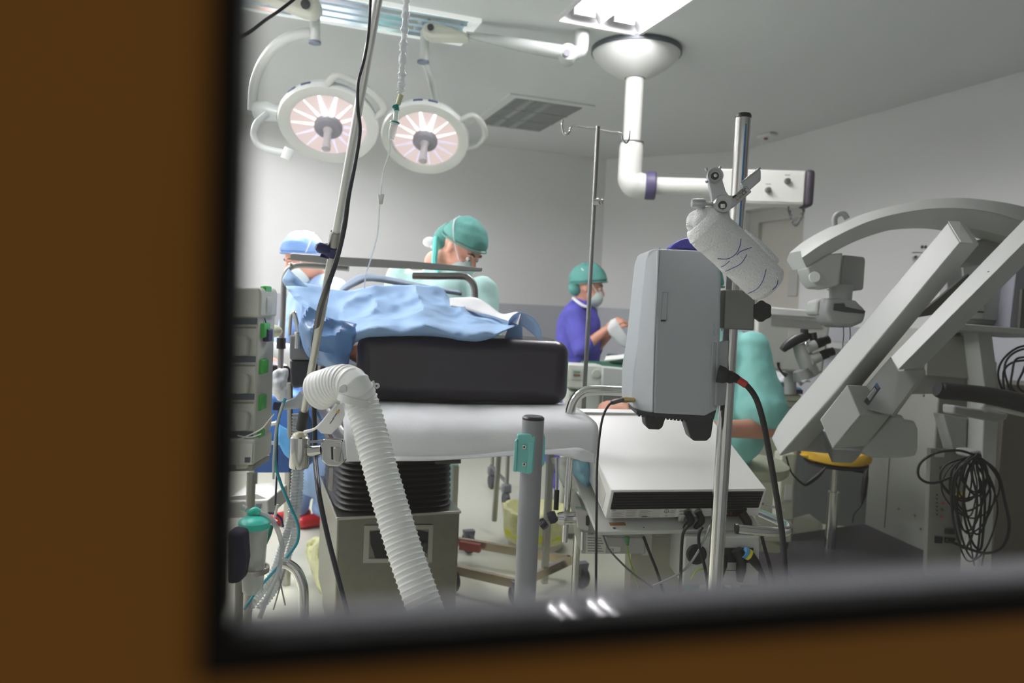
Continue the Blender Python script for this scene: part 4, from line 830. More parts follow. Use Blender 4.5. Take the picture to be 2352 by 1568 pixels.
wire('grey_wire', mat('dark_grey_wire', (95, 98, 96), .5), .0028, [(1385, 1228, 1.97), (1398, 1260, 1.97), (1425, 1290, 1.97), (1455, 1318, 1.97), (1500, 1350, 1.97)])
wire('green_wire', gn, .002, [(1440, 1250, 1.97), (1446, 1285, 1.97), (1458, 1320, 1.97), (1470, 1360, 1.97)])
obj('green_sleeve', MB().tube(PP([(1440, 1232), (1441, 1252)], 1.97), [.008, .004], 10), mat('green_sleeve', (60, 120, 70), .5), t)
wire('green_yellow_wire', mat('bright_green_yellow', (165, 190, 60), .5), .002, [(1588, 1330), (1598, 1312), (1613, 1306), (1624, 1309)], 1.87)
wire('black_wire', bk, .0045, [(1748, 1225, 1.9), (1757, 1260, 1.9), (1768, 1300, 1.9), (1780, 1360, 1.9)])
# blue bag between table and unit
tag(obj('plastic_bag', patch([PP([(1308, 1055, 2.1), (1315, 1085, 2.1), (1330, 1115, 2.1), (1352, 1138, 2.1)]), PP([(1335, 1055, 2.05), (1338, 1085, 2.04), (1342, 1110, 2.05), (1356, 1140, 2.08)]), PP([(1368, 1058, 2.1), (1366, 1085, 2.08), (1362, 1115, 2.08), (1358, 1140, 2.1)])], 5, 6, .01, 22, 4, .012), mat('thin_blue_film', (150, 205, 228), .2, alpha=.85), solid=.001), 'thin pale blue plastic bag stuffed between the table and the electrosurgical unit', 'bag')
tag(obj('plastic_sleeve', patch([PP([(1264, 1050, 2.3), (1275, 1080, 2.3), (1295, 1120, 2.3)]), PP([(1305, 1050, 2.25), (1325, 1090, 2.25), (1360, 1140, 2.25)]), PP([(1330, 1050, 2.3), (1350, 1100, 2.3), (1385, 1160, 2.28)])], 6, 6, .01, 18, 7, .01), mat('grey_clear_film', (190, 198, 196), .2, alpha=.45), solid=.001), 'clear crinkled plastic sleeve under the table edge beside the blue bag', 'plastic film')
# rod clamp in front of it
t = TM('rod_clamp', P(1300, 1245, 1.98), 'steel rod clamp with dark star knobs fixed left of the electrosurgical unit', 'clamp')
obj('rod', MB().tube(PP([(1309, 1050, 2.0), (1304, 1130, 2.0), (1297, 1244, 2.0)]), [.0095, .0095, .0078], 16), chrome, t)
obj('thin_rod', MB().tube(PP([(1279, 1050, 2.02), (1278, 1125, 2.02)]), .0035, 10), steel, t)
obj('rod_grip', MB().tube(PP([(1279, 1125, 2.02), (1277, 1170, 2.02)]), .007, 12), black_rub, t)
obj('clamp_barrel', MB().tube(PP([(1280, 1190, 1.98), (1295, 1190, 1.98), (1298, 1190, 1.98), (1326, 1189, 1.98)]), [.014, .019, .0165, .0165], 20), chrome, t)
obj('clamp_block', MB().prism(PP([(1322, 1168), (1332, 1168), (1356, 1176), (1357, 1184), (1350, 1186), (1350, 1206), (1355, 1210), (1352, 1220), (1340, 1219), (1326, 1212)], 1.96), Fv*.03), steel, t, bev=.003)
obj('block_slot', MB().prism(PP([(1346, 1186), (1354, 1186), (1354, 1206), (1346, 1206)], 1.955), Fv*.01), black_pl, t)
obj('tightening_pin', MB().tube(PP([(1338, 1220, 1.96), (1337, 1262, 1.96)]), .004, 10), chrome, t)
obj('star_knob', MB().lathe([(0, 0), (.014, 0), (.018, .01), (.016, .022), (0, .024)], P(1278, 1184, 1.975), -Rv*.8-Uv*.3, 8), mat('dark_blue_black', (34, 34, 50), .4), t)
obj('star_knob', MB().lathe([(0, 0), (.012, 0), (.015, .008), (.013, .018), (0, .02)], P(1254, 1198, 1.96), -Rv*.8-Uv*.6, 8), MATS['dark_blue_black'], t)
obj('knob_pin', MB().tube(PP([(1268, 1192, 1.97), (1254, 1198, 1.96)]), .003, 8), steel, t)
# ================================================================ PEOPLE
Fh = V((Fv.x, Fv.y, 0)).normalized(); Rh = V((Rv.x, Rv.y, 0)).normalized()
hair = mat('dark_hair', (38, 30, 26), .6); eye_w = mat('eye_white', (220, 216, 210), .2); iris = mat('iris_dark', (40, 28, 20), .2)
maskm = mat('mask_pale_green', (200, 216, 214), .75, bump=.1, scale=200); tape_w = mat('white_tape', (235, 236, 238), .6)
def ortho(f, up=UP):
    f = V(f).normalized(); u = (up-f*up.dot(f)).normalized(); return f, u, f.cross(u)        # forward, up, right
def hand(mb, wr, d, nrm, s=1.0, curl=.6, left=False):
    d, n, side = ortho(d, V(nrm)); side = -side if left else side
    pc_ = wr+d*.045*s
    mb.ell(pc_, (.043*s, .052*s, .016*s), (side, d, n), 14, 8)
    L_ = (.068, .078, .073, .056)
    for k in range(4):
        b0 = wr+d*.085*s+side*(.030-.02*k)*s; dd_ = (d+side*(.09-.06*k)).normalized(); p = b0; a = 0
        for j in range(3):
            a += curl*(.35+.25*j); q_ = p+(dd_*cos(a)-n*sin(a))*L_[k]*s*(.45, .31, .24)[j]
            mb.cap(p, q_, (.0088-.0008*j)*s, (.0082-.0008*j)*s, 9); p = q_
    b0 = wr+d*.02*s+side*.036*s; td_ = (d*.7+side*.7-n*.25).normalized(); q_ = b0+td_*.04*s
    mb.cap(b0, q_, .0125*s, .0105*s, 9); mb.cap(q_, q_+(td_+d*.5-n*.3).normalized()*.03*s, .0103*s, .0085*s, 9)
def head(mb, c, f, s=1.0):
    f, u, r = ortho(*f) if isinstance(f, tuple) else ortho(f)
    mb.ell(c+u*.018*s-f*.012*s, (.075*s, .094*s, .098*s), (r, f, u), 22, 14)        # skull
    mb.ell(c-u*.045*s+f*.022*s, (.058*s, .066*s, .075*s), (r, f, u), 18, 12)       # face
    mb.ell(c-u*.1*s+f*.052*s, (.026*s, .024*s, .022*s), (r, f, u), 12, 8)           # chin
    mb.cap(c+f*.082*s+u*.008*s, c+f*.106*s-u*.032*s, .009*s, .014*s, 10)           # nose
    mb.cap(c+f*.078*s+r*.035*s+u*.02*s, c+f*.084*s-r*.035*s+u*.02*s, .009*s, .009*s, 10)  # brow ridge
    for q_ in (-1, 1):
        mb.ell(c+r*.078*s*q_-u*.02*s-f*.01*s, (.008*s, .018*s, .03*s), (r, f, u), 12, 8)
        mb.cap(c+r*.035*s*q_+f*.066*s-u*.03*s, c+r*.045*s*q_+f*.04*s-u*.02*s, .018*s, .016*s, 10)
    mb.cap(c+f*.078*s-u*.072*s+r*.018*s, c+f*.078*s-u*.072*s-r*.018*s, .0075*s, .0075*s, 8)   # lips
    return f, u, r
def face_bits(t, par, c, fur, cap_m, s=1.0, back=.35, rim=98, mask=True, capn='surgical_cap', bulge=1.12):
    f, u, r = fur
    for q_ in (-1, 1):
        e = obj('eye', MB().ell(c+f*.0745*s+r*.03*s*q_-u*.004*s, (.0115*s,)*3, (r, f, u), 12, 8), eye_w, par)
        obj('iris', MB().ell(c+f*.0835*s+r*.03*s*q_-u*.006*s, (.0055*s, .004*s, .0055*s), (r, f, u), 10, 6), iris, e)
        obj('eyebrow', MB().tube([c+f*.086*s+r*.014*s*q_+u*.018*s, c+f*.084*s+r*.032*s*q_+u*.026*s, c+f*.07*s+r*.05*s*q_+u*.02*s], [.004*s, .0042*s, .0025*s], 8, curve=3), hair, par)
    cu_, cf = (u-f*back).normalized(), None; cf = (f-cu_*f.dot(cu_)).normalized(); cc_ = c+u*.028*s-f*.016*s
    cb2 = MB().ell(cc_, (.088*s*bulge, .107*s*bulge, .104*s*bulge), (r, cf, cu_), 28, 14, 0, radians(rim))
    cp = obj(capn, cb2, cap_m, par, disp=(.022*s, .045*s), sub=1)
    rp = [cc_+r*.088*s*bulge*sin(radians(rim))*cos(a)*1.01+cf*.107*s*bulge*sin(radians(rim))*sin(a)*1.01+cu_*.104*s*bulge*cos(radians(rim)) for a in [2*pi*k/28 for k in range(29)]]
    obj('cap_band', MB().tube(rp, .004*s, 6), cap_m, cp)
    if mask:
        ma = (f*.92-u*.38).normalized(); mu = (u-ma*u.dot(ma)).normalized(); mc = c+f*.028*s-u*.06*s
        m_ = obj('face_mask', MB().ell(mc, (.071*s, .074*s, .091*s), (r, mu, ma), 22, 10, 0, radians(78)), maskm, par)
        for q_ in (-1, 1):
            obj('mask_tie', MB().tube([mc+r*.066*s*q_+u*.035*s+f*.03*s, c+r*.094*s*q_+u*.04*s-f*.01*s, c+r*.08*s*q_+u*.09*s-f*.07*s, c-f*.11*s+u*.1*s+r*.01*q_], .0028*s, 6, curve=6), tape_w, m_)
    return cp
def seg(mb, pts, rad, n=16):
    for a, b, ra, rb in zip(pts, pts[1:], rad, rad[1:]): mb.cap(a, b, ra, rb, n)
def person(nm, label, J, cap_m, gown_m, gown_len='long', sleeve='long', trouser_m=None, shoe_m=None, vox=.0075, shape=1.0, capargs={}, hands=(None, None), seated=False):
    """J: head, face, neck, chest, hip, sh (2), el (2), wr (2), kn (2), an (2), toe (dir)"""
    an = J['an']; base = (an[0]+an[1])/2; t = TM(nm, V((base.x, base.y, 0)), label, 'person')
    side = (J['sh'][1]-J['sh'][0]).normalized(); tor = (J['chest']-J['hip']).normalized(); fwd = tor.cross(side).normalized()
    mb = MB(); fur = head(mb, J['head'], J['face'], shape)
    mb.cap(J['neck'], J['head']-fur[1]*.05-fur[0]*.02, .06, .052)
    mb.ell(J['chest'], (.155, .105, .17), (side, tor.cross(side), tor), 20, 12); mb.ell(J['hip'], (.16, .11, .13), (side, tor.cross(side), tor), 20, 12)
    mb.cap(J['chest'], J['hip'], .115, .12); mb.cap(J['sh'][0], J['sh'][1], .052, .052); mb.cap(J['neck'], J['chest'], .06, .09)
    hp_ = [J['hip']-side*.09, J['hip']+side*.09]
    for k in (0, 1):
        seg(mb, [J['sh'][k], J['el'][k], J['wr'][k]], [.052, .042, .028])
        hd_ = hands[k] or (((J['wr'][k]-J['el'][k]).normalized()), UP, .6)
        hand(mb, J['wr'][k], hd_[0], hd_[1], 1.0, hd_[2], left=(k == 0))
        seg(mb, [hp_[k], J['kn'][k], J['an'][k]], [.088, .058, .042])
    bd = obj('body', mb, skin, t, remesh=vox, smooth=3)
    g = MB(); g.ell(J['chest'], (.175, .13, .19), (side, tor.cross(side), tor), 22, 12); g.cap(J['sh'][0]-UP*.01, J['sh'][1]-UP*.01, .066, .066)
    g.cap(J['chest'], J['hip'], .15, .16, 20); g.ell(J['hip'], (.185, .14, .14), (side, tor.cross(side), tor), 20, 12); g.cap(J['neck']-(J['neck']-J['chest'])*.15, J['chest'], .062, .1)
    if gown_len == 'long':
        kz = (J['kn'][0]+J['kn'][1])/2-UP*.12; g.cap(J['hip'], kz, .17, .19, 24)
    for k in (0, 1):
        if sleeve == 'long': seg(g, [J['sh'][k], J['el'][k], J['wr'][k]], [.07, .06, .044])
        elif sleeve == 'half': seg(g, [J['sh'][k], J['el'][k], J['el'][k].lerp(J['wr'][k], .12)], [.072, .066, .06])
        else: seg(g, [J['sh'][k], J['sh'][k].lerp(J['el'][k], .4), J['sh'][k].lerp(J['el'][k], .74)], [.07, .078, .1])
    if sleeve == 'short':
        c3 = J['sh'][1].lerp(J['el'][1], .74); g.cap(J['sh'][1].lerp(J['el'][1], .3)+Rh*.01, c3+Rh*.055-UP*.0, .05, .045)
    obj('gown' if gown_len == 'long' else 'scrub_top', g, gown_m, t, remesh=.01, smooth=4, disp=(.026, .13))
    
    tr_ = MB()
    for k in (0, 1): seg(tr_, [hp_[k], J['kn'][k], J['an'][k]+UP*.03], [.11, .082, .075])
    obj('trousers', tr_, trouser_m or gown_m, t, remesh=.012, smooth=3, disp=(.02, .1))
    for k in (0, 1):
        td_ = J['toe']; a = J['an'][k]; sm_ = MB().cap(V((a.x, a.y, .045))-td_*.04, V((a.x, a.y, .038))+td_*.13, .045, .036).cap(V((a.x, a.y, .05)), V((a.x, a.y, .09)), .045, .045)
        obj('shoe', sm_, shoe_m or mat('white_clog', (200, 200, 196), .5), t, remesh=.009, smooth=2)
    face_bits(t, bd, J['head'], fur, cap_m, shape, **capargs)
    return t, bd, fur
teal_cap = mat('teal_cap_fabric', (86, 146, 138), .8, bump=.5, scale=70, var=.12)
blue_cap = mat('pale_blue_cap_fabric', (108, 142, 192), .8, bump=.4, scale=70, var=.1)
# -- surgeon in pale green bending over the patient
hip = P(985, 850, 4.02); c_ = P(1015, 690, 3.5)
J = dict(head=P(1064, 570, 3.42), face=(Rh*.62-UP*.62-Fh*.42), neck=P(1003, 603, 3.5), chest=c_, hip=hip,
         sh=[P(1108, 668, 3.38), P(918, 645, 3.52)], el=[P(1120, 800, 3.3), P(900, 790, 3.45)], wr=[P(1020, 830, 3.1), P(960, 830, 3.15)],
         kn=[V((hip.x+.1, hip.y-.02, .5)), V((hip.x-.1, hip.y+.02, .5))], an=[V((hip.x+.1, hip.y, .08)), V((hip.x-.1, hip.y+.02, .08))], toe=-Fh)
scr = mat('pale_green_scrubs', (172, 208, 202), .8, bump=.2, scale=90)
ts, bd, fur = person('person', 'person in pale green scrubs and teal cap bending over the patient behind the cross bar', J, teal_cap, scr, 'short', 'half', capargs=dict(back=.25, rim=92, bulge=1.1))
hc_ = J['head']
obj('cap_flap', MB().tube([hc_-fur[0]*.1+fur[1]*.02, hc_-fur[0]*.115-fur[1]*.04, hc_-fur[0]*.07-fur[1]*.11, hc_-fur[0]*.01-fur[1]*.13], [.05, .055, .045, .02], 14, curve=4), teal_cap, bd, 'teal cap side flap over the ear and neck')
obj('white_bow', MB().ell(P(988, 556, 3.5), (.034, .014, .024), (Rv, Fv, Uv)).ell(P(996, 566, 3.5), (.016, .012, .016)), tape_w, bd)
obj('neck_ribbon', MB().tube([P(1002, 545, 3.42), P(1000, 575, 3.4), P(998, 606, 3.4), P(1008, 625, 3.38)], [.012, .014, .014, .008], 8, curve=4), mat('aqua_ribbon', (110, 215, 205), .7), bd)
# -- person in pale blue on the left
hip = P(752, 815, 4.2)
J = dict(head=P(694, 592, 4.0), face=(-Rh*.72-UP*.42-Fh*.5), neck=P(728, 642, 4.08), chest=P(740, 705, 4.1), hip=hip,
         sh=[P(690, 685, 4.22), P(772, 668, 3.95)], el=[P(660, 760, 4.05), P(752, 790, 3.78)], wr=[P(640, 800, 3.85), P(690, 820, 3.65)],
         kn=[V((hip.x-.1, hip.y+.05, .5)), V((hip.x+.08, hip.y-.07, .5))], an=[V((.30, 4.45, .08)), V((.45, 4.36, .08))], toe=(-Rh*.8-Fh*.6).normalized())
person('person', 'person in a pale blue gown, blue cap and red shoes at the far left', J, blue_cap, mat('pale_blue_gown', (150, 178, 218), .8, bump=.2, scale=90), 'long', 'long', shoe_m=mat('red_clog', (175, 28, 32), .4), capargs=dict(back=.45, rim=95, bulge=1.1))
# -- person in violet-blue gown standing side-on
hip = P(1322, 850, 5.02)
J = dict(head=P(1353, 656, 4.98), face=(Rh*.93-UP*.22-Fh*.12), neck=P(1338, 700, 5.02), chest=P(1330, 745, 5.02), hip=hip,
         sh=[P(1348, 718, 5.2), P(1318, 722, 4.86)], el=[P(1362, 805, 5.16), P(1338, 800, 4.76)], wr=[P(1402, 764, 4.95), P(1392, 758, 4.8)],
         kn=[V((hip.x-.02, hip.y+.1, .48)), V((hip.x, hip.y-.1, .48))], an=[V((hip.x-.02, hip.y+.1, .08)), V((hip.x, hip.y-.1, .08))], toe=Rh)
hv = ((P(1412, 742, 4.8)-J['wr'][1]).normalized(), UP-Fh*.6, .9)
tn, bd, fur = person('person', 'person in a violet-blue gown and teal cap standing side-on holding a clear pouch', J, teal_cap, mat('violet_blue_gown', (78, 76, 164), .8, bump=.3, scale=60, var=.08), 'long', 'half', capargs=dict(back=.35, rim=96, bulge=1.22), hands=(hv, hv))
obj('white_collar', MB().tube([P(1316, 684, 4.93), P(1328, 694, 4.9), P(1342, 703, 4.88), P(1356, 704, 4.9)], [.014, .018, .018, .01], 10, curve=4, flat=.5), tape_w, bd)
obj('cap_knot', MB().ell(P(1322, 662, 4.97), (.05, .045, .05)), teal_cap, bd)
pou = patch([PP([(1402, 735, 4.74), (1396, 760, 4.74), (1422, 790, 4.74), (1440, 800, 4.74)]), PP([(1414, 730, 4.72), (1424, 748, 4.71), (1440, 772, 4.71), (1452, 793, 4.72)])], 6, 5, .006, 14)
tag(obj('sterile_pouch', pou, mat('clear_pouch_film', (226, 230, 230), .25, alpha=.75), solid=.004), 'clear and white sterile pouch held up by the person in violet-blue', 'pouch')
# -- person in aqua scrubs seated with their back to us
hip = P(1652, 1000, 3.12); fwdn = (-Rh*.86+Fh*.3).normalized()
J = dict(head=P(1592, 668, 3.05), face=(fwdn-UP*.45), neck=P(1616, 745, 3.1), chest=P(1640, 835, 3.1), hip=hip,
         sh=[P(1570, 800, 3.28), P(1730, 798, 2.98)], el=[P(1560, 950, 3.3), P(1756, 984, 2.92)], wr=[P(1447, 928, 3.12), P(1610, 985, 2.76)],
         kn=[hip+fwdn*.3+Fh*.2-UP*.05, hip+fwdn*.25+Fh*.0-UP*.08], an=[V(((hip+fwdn*.05).x+.05, (hip+fwdn*.05).y+.34, .08)), V(((hip-fwdn*.02).x-.03, (hip-fwdn*.02).y+.2, .08))], toe=fwdn)
aq = mat('aqua_scrubs', (138, 206, 198), .75, bump=.2, scale=80)
person('person', 'person in aqua short-sleeved scrubs sitting with bare arms behind the warming unit', J, teal_cap, aq, 'short', 'short', hands=((V(-Rh-UP*.15), UP*.8-Fh*.5, .75), None), capargs=dict(back=.4))
# stool they sit on
t = TM('stool', V((hip.x+.12, hip.y, 0)), 'round pale green stool beneath the person in aqua scrubs', 'stool')
sc2 = V((hip.x+.15, hip.y+.02, hip.z-.17))
obj('seat', MB().lathe([(0, 0), (.17, 0), (.185, .015), (.185, .045), (.165, .06), (0, .062)], sc2, UP, 36), mat('pale_green_vinyl', (176, 182, 156), .5), t)
obj('stem', MB().tube([sc2, V((sc2.x, sc2.y, .08))], .022, 16), chrome, t)
for k in range(5):
    a = 2*pi*k/5; e = V((sc2.x+.26*cos(a), sc2.y+.26*sin(a), .07)); obj('foot_arm', MB().tube([V((sc2.x, sc2.y, .1)), e], [.018, .012], 10), dark_grey, t)
    obj('caster', MB().lathe([(0, -.01), (.026, -.01), (.028, 0), (.026, .01), (0, .01)], e-UP*.042, V((-sin(a), cos(a), 0)), 14), black_rub, t)
# -- patient under the covers
mb = MB(); py = 2.62; zt_ = zc0+.09
t = TM('person', V((bc.x, 3.3, zc0)), 'patient lying on the operating table under covers with one bare forearm on the armboard', 'person')
fur = head(mb, V((bc.x-.02, 2.66, zc0+.11)), (UP, -AY), 1.0)
cx0 = bc.x-.02; mb.cap((cx0, 2.74, zc0+.1), (cx0, 2.9, zc0+.12), .055, .06); mb.ell((cx0, 3.1, zc0+.13), (.17, .24, .12)); mb.cap((cx0, 3.1, zc0+.12), (cx0, 3.5, zc0+.11), .12, .12)
mb.cap((cx0-.17, 2.93, zc0+.12), (cx0+.17, 2.93, zc0+.12), .055, .055)
for q_ in (-1, 1): seg(mb, [V((cx0+.09*q_, 3.55, zc0+.1)), V((cx0+.1*q_, 3.8, zc0+.1)), V((cx0+.1*q_, 4.05, zc0+.07))], [.085, .065, .045])
aw = P(655, 812, 2.95); seg(mb, [V((cx0-.18, 2.93, zc0+.1)), P(690, 832, 2.95), aw], [.05, .042, .03]); hand(mb, aw, P(620, 790, 2.95)-aw, UP, 1.0, .5)
seg(mb, [V((cx0+.19, 2.93, zc0+.1)), V((cx0+.24, 3.15, zc0+.07)), V((cx0+.2, 3.38, zc0+.07))], [.05, .04, .028]); hand(mb, V((cx0+.2, 3.38, zc0+.07)), AY, UP, 1.0, .4, True)
obj('body', mb, skin, t, remesh=.008, smooth=3)
obj('sleeve', MB().tube(PP([(712, 838, 2.96), (690, 826, 2.93), (664, 812, 2.92), (640, 806, 2.92), (608, 800, 2.93)]), [.05, .05, .04, .03, .02], 16, curve=4), sheet_m, t, 'white sleeve', disp=(.02, .06))
cov = MB(); rings = []
for i in range(25):
    s = i/24; y = 2.78+1.1*s; h = (.33*sin(pi*min(1, .12+s*1.1))**.6+.03 if s < .8 else .12); zz = zc0
    ptop_ = [(0, 0)]
    rings.append([V((bc.x-.0-.3*cos(pi*k/20), y, zz-.01+(.30 if .1 < s < .75 else .2)*sin(pi*k/20)**.7*(.8+.2*sin(pi*min(1, s*1.3))))) for k in range(21)])
blanket = obj('blanket', MB().loft(rings, cap=False, closed=False), mat('pale_grey_blanket', (222, 224, 232), .8, bump=.3, scale=40), solid=.01, disp=(.02, .12))
tag(blanket, 'pale grey-white cover humped over the patient behind the blue drape', 'blanket')
bt = patch([PP([(782, 664, 2.9), (795, 652, 2.88), (812, 640, 2.86), (838, 632, 2.86), (880, 636, 2.86), (930, 646, 2.88), (985, 658, 2.9), (1060, 672, 2.95)]), PP([(784, 672, 2.85), (800, 662, 2.84), (820, 652, 2.82), (842, 643, 2.82), (880, 646, 2.82), (930, 655, 2.84), (985, 664, 2.86), (1060, 676, 2.92)])], 6, 3, .003)
obj('slate_border', bt, mat('slate_border', (120, 136, 156), .7), blanket, solid=.012)
tag(obj('armboard', hbox(P(575, 860, 2.9), P(700, 860, 3.0), .2, P(640, 880, 2.95).z, P(640, 838, 2.95).z), vinyl, bev=.015), 'black padded armboard under the patient\'s bare forearm', 'armboard')
# ================================================================ SURGICAL MICROSCOPE (right)
ms = mat('microscope_enamel', (174, 177, 172), .42, bump=.03, scale=300, var=.015)
ms2 = mat('microscope_grey', (150, 152, 150), .45, var=.02)
t = TM('surgical_microscope', Z(2150, 1330, 0), 'large pale grey surgical microscope with arched beam and slanting box arms at the right', 'surgical microscope')
def vecp(u, v, d, du, dv, dd): return P(u+du, v+dv, d+dd)-P(u, v, d)
# main slanting arm
dA = 2.5
obj('lower_arm', MB().prism([P(2177, 511, dA+.1), P(2206, 556, dA), P(2063, 728, dA), P(1921, 900, dA), P(1790, 1048, dA), P(1772, 1006, dA+.04), P(1786, 978, dA+.08), P(1812, 942, dA+.1), P(1850, 900, dA+.1), P(2013, 706, dA+.1)], vecp(2206, 556, dA, 44, 4, .12)), ms, t, bev=.004)
obj('arm_end_cap', MB().prism([P(2178, 510, dA+.095), P(2204, 511, dA+.13), P(2234, 558, dA+.045), P(2206, 556, dA-.002)], UP*.004), mat('light_end_cap', (214, 216, 212), .4), t)
# upper slanting arm
dB = 2.35
obj('upper_arm', MB().prism([P(2045, 821, dB+.06), P(2200, 660, dB+.06), P(2360, 495, dB+.06), P(2520, 330, dB+.06), P(2520, 392, dB-.03), P(2358, 553, dB-.03), P(2206, 705, dB-.03), P(2062, 850, dB-.03)], vecp(2206, 705, dB-.03, 48, 3, .14)), ms, t, bev=.004)
obj('arm_scratches', MB().prism(PP([(2268, 623), (2274, 622), (2275, 624), (2269, 625)], dB-.001), Fv*.001), ms2, t)
# joint block under the upper arm
dC = 2.38
obj('joint_arm', MB().prism([P(1984, 890, dC+.12), P(2046, 818, dC+.14), P(2064, 852, dC+.04), P(2126, 848, dC+.1), P(2050, 953, dC+.06), P(1990, 940, dC+.02)], vecp(2050, 900, dC, 6, 8, .16)), ms, t, bev=.003)
blk = obj('joint_block', MB().prism([P(1946, 883, dC+.02), P(1977, 953, dC-.03), P(1912, 1031, dC-.03), P(1883, 963, dC+.02)], vecp(1946, 900, dC, 71, 2, .16)), ms, t, bev=.003)
obj('chipped_edge', MB().tube(PP([(1977, 955), (1968, 967), (1955, 980), (1940, 999)], dC-.032), .0009, 5), mat('chip_dark', (70, 60, 60), .6), blk)
obj('block_foot', MB().prism([P(1890, 990, dC+.04), P(1912, 1031, dC-.01), P(1978, 1036, dC+.1), P(1955, 1064, dC+.08), P(1911, 1062, dC-.0), P(1896, 1026, dC+.03)], vecp(1946, 900, dC, 10, 2, .12)), ms2, t, bev=.003)
wn = obj('joint_window', MB().prism(PP([(1984, 922), (2012, 880), (2020, 890), (1992, 930)], dC+.012), vecp(1984, 922, dC, 3, 1, .01)), mat('window_recess', (60, 64, 66), .5), t)
obj('blue_mark', MB().prism(PP([(2009, 884), (2014, 878), (2021, 889), (2016, 894)], dC+.009), Fv*.002), mat('mark_blue', (90, 130, 160), .5), wn)
obj('white_mark', MB().prism(PP([(1992, 912), (2009, 890), (2014, 896), (1998, 920)], dC+.009), Fv*.002), mat('mark_white', (170, 172, 168), .5), wn)
obj('counter_drum', MB().prism(PP([(1975, 1040), (2048, 955), (2074, 952), (2078, 964), (2102, 966), (2110, 985), (2110, 1030), (2104, 1048), (2062, 1053), (2010, 1052)], dC+.16), Fv*.2), ms, t, bev=.012, seg=4)
obj('cross_link', MB().prism(PP([(1826, 1034), (1834, 986), (1892, 986), (1904, 1042)], dA+.12), Fv*.1), ms2, t, bev=.006)
obj('cross_link', MB().prism(PP([(1862, 935), (1895, 896), (1935, 898), (1920, 938)], dA+.14), Fv*.1), ms2, t, bev=.006)
# arched beam
up_ = [(1839, 576), (1872, 549), (1934, 515), (2025, 480), (2117, 460), (2209, 454), (2301, 464), (2360, 477), (2460, 510)]
md_ = [(1842, 592), (1903, 552), (1995, 509), (2087, 486), (2179, 478), (2270, 486), (2347, 509), (2440, 545)]
lo_ = [(1853, 616), (1903, 586), (1960, 556), (2025, 533), (2087, 520), (2169, 516), (2240, 526), (2310, 543), (2380, 565), (2430, 590)]
dE = 2.75
us, _ = spline(PP(up_, dE+.06), [0]*len(up_), 5); mm, _ = spline(PP(md_, dE), [0]*len(md_), 6); ll, _ = spline(PP(lo_, dE+.03), [0]*len(lo_), 5)
def resamp(l, n):
    ac = [0]
    for a, b in zip(l, l[1:]): ac.append(ac[-1]+(b-a).length)
    o = []; j = 0
    for i in range(n+1):
        s = ac[-1]*i/n
        while j < len(ac)-2 and ac[j+1] < s: j += 1
        o.append(l[j].lerp(l[j+1], min(1, (s-ac[j])/(ac[j+1]-ac[j]))))
    return o
us, mm, ll = resamp(us, 36), resamp(mm, 36), resamp(ll, 36); bkv = Fh*.14
obj('arched_beam', MB().loft([[a, m_, l_, l_+bkv, m_+bkv*1.1, a+bkv*.8] for a, m_, l_ in zip(us, mm, ll)]), ms, t, ang=20)
obj('beam_groove', MB().tube([p-Fh*.0005 for p in mm], .0012, 5), ms2, t)
obj('loop_handle', MB().tube(PP([(1918, 520, 2.9), (1917, 502, 2.9), (1925, 492, 2.9), (1938, 491, 2.9), (1946, 502, 2.9)]), .011, 12, curve=5), ms2, t)
# hanging head
obj('head_bracket', MB().prism(PP([(1853, 614), (1905, 583), (1937, 580), (1925, 655), (1905, 662), (1875, 659), (1862, 645)], dE+.02), Fv*.1), ms, t, bev=.006)
obj('white_disc', MB().lathe([(0, .006), (.019, .005), (.021, 0), (.021, -.004), (0, -.004)], P(1871, 636, dE+.018), -Fv-Rv*.25, 32), white_paint, t)
obj('motor_box', MB().prism(PP([(1937, 585), (1985, 590), (1988, 596), (1984, 662), (1980, 666), (1927, 662)], dE+.1), Fv*.12), ms2, t, bev=.008)
obj('neck', MB().tube([P(1932, 655, dE+.1), P(1930, 692, dE+.1)], [.044, .04], 22), ms2, t)
obj('white_cheek', MB().prism(PP([(1876, 690), (1900, 682), (1905, 722), (1882, 724), (1873, 718)], dE+.12), Fv*.1), ms, t, bev=.008)
obj('optic_housing', MB().prism(PP([(1900, 684), (1935, 682), (1968, 690), (1992, 714), (1985, 740), (1960, 751), (1925, 750), (1905, 738), (1895, 715)], dE+.06), Fv*.12), ms2, t, bev=.014, seg=4)
obj('dark_bar', MB().prism(PP([(1915, 697), (1940, 696), (1942, 704), (1990, 714), (1985, 720), (1940, 716), (1914, 712)], dE+.055), Fv*.02), dark_grey, t, bev=.003)
for u0 in (1937, 1952): obj('hanging_cord', MB().tube(PP([(u0, 745, dE+.1), (u0+1, 770, dE+.1), (u0-2, 800, dE+.1)]), .0018, 6), bk, t)
# binocular tubes
dO = 2.95
bl_ = black_pl
obj('handgrip', MB().tube(PP([(1797, 804), (1806, 795), (1828, 780), (1848, 772), (1856, 766)], dO), [.013, .018, .021, .02, .016], 16, curve=3), bl_, t)
for a, b in (((1846, 772), (1848, 756)), ((1870, 786), (1866, 764))): obj('eyepiece_cup', MB().tube([P(*a, dO), P(*b, dO)], [.014, .016], 18), bl_, t)
for dy, du in ((0, 0), (27, 10)):
    obj('eyepiece_tube', MB().tube(PP([(1852+du, 800+dy), (1873+du, 791+dy)], dO-.01), .021, 20), ms, t)
    obj('eyepiece_cup', MB().tube(PP([(1873+du, 791+dy), (1890+du, 784+dy), (1892+du, 783+dy), (1904+du, 779+dy)], dO-.01), [.019, .019, .016, .017], 20), bl_, t)
obj('optic_body', MB().tube(PP([(1836, 790), (1846, 815), (1856, 842), (1868, 862)], dO+.02), [.028, .034, .032, .03], 20), ms, t)
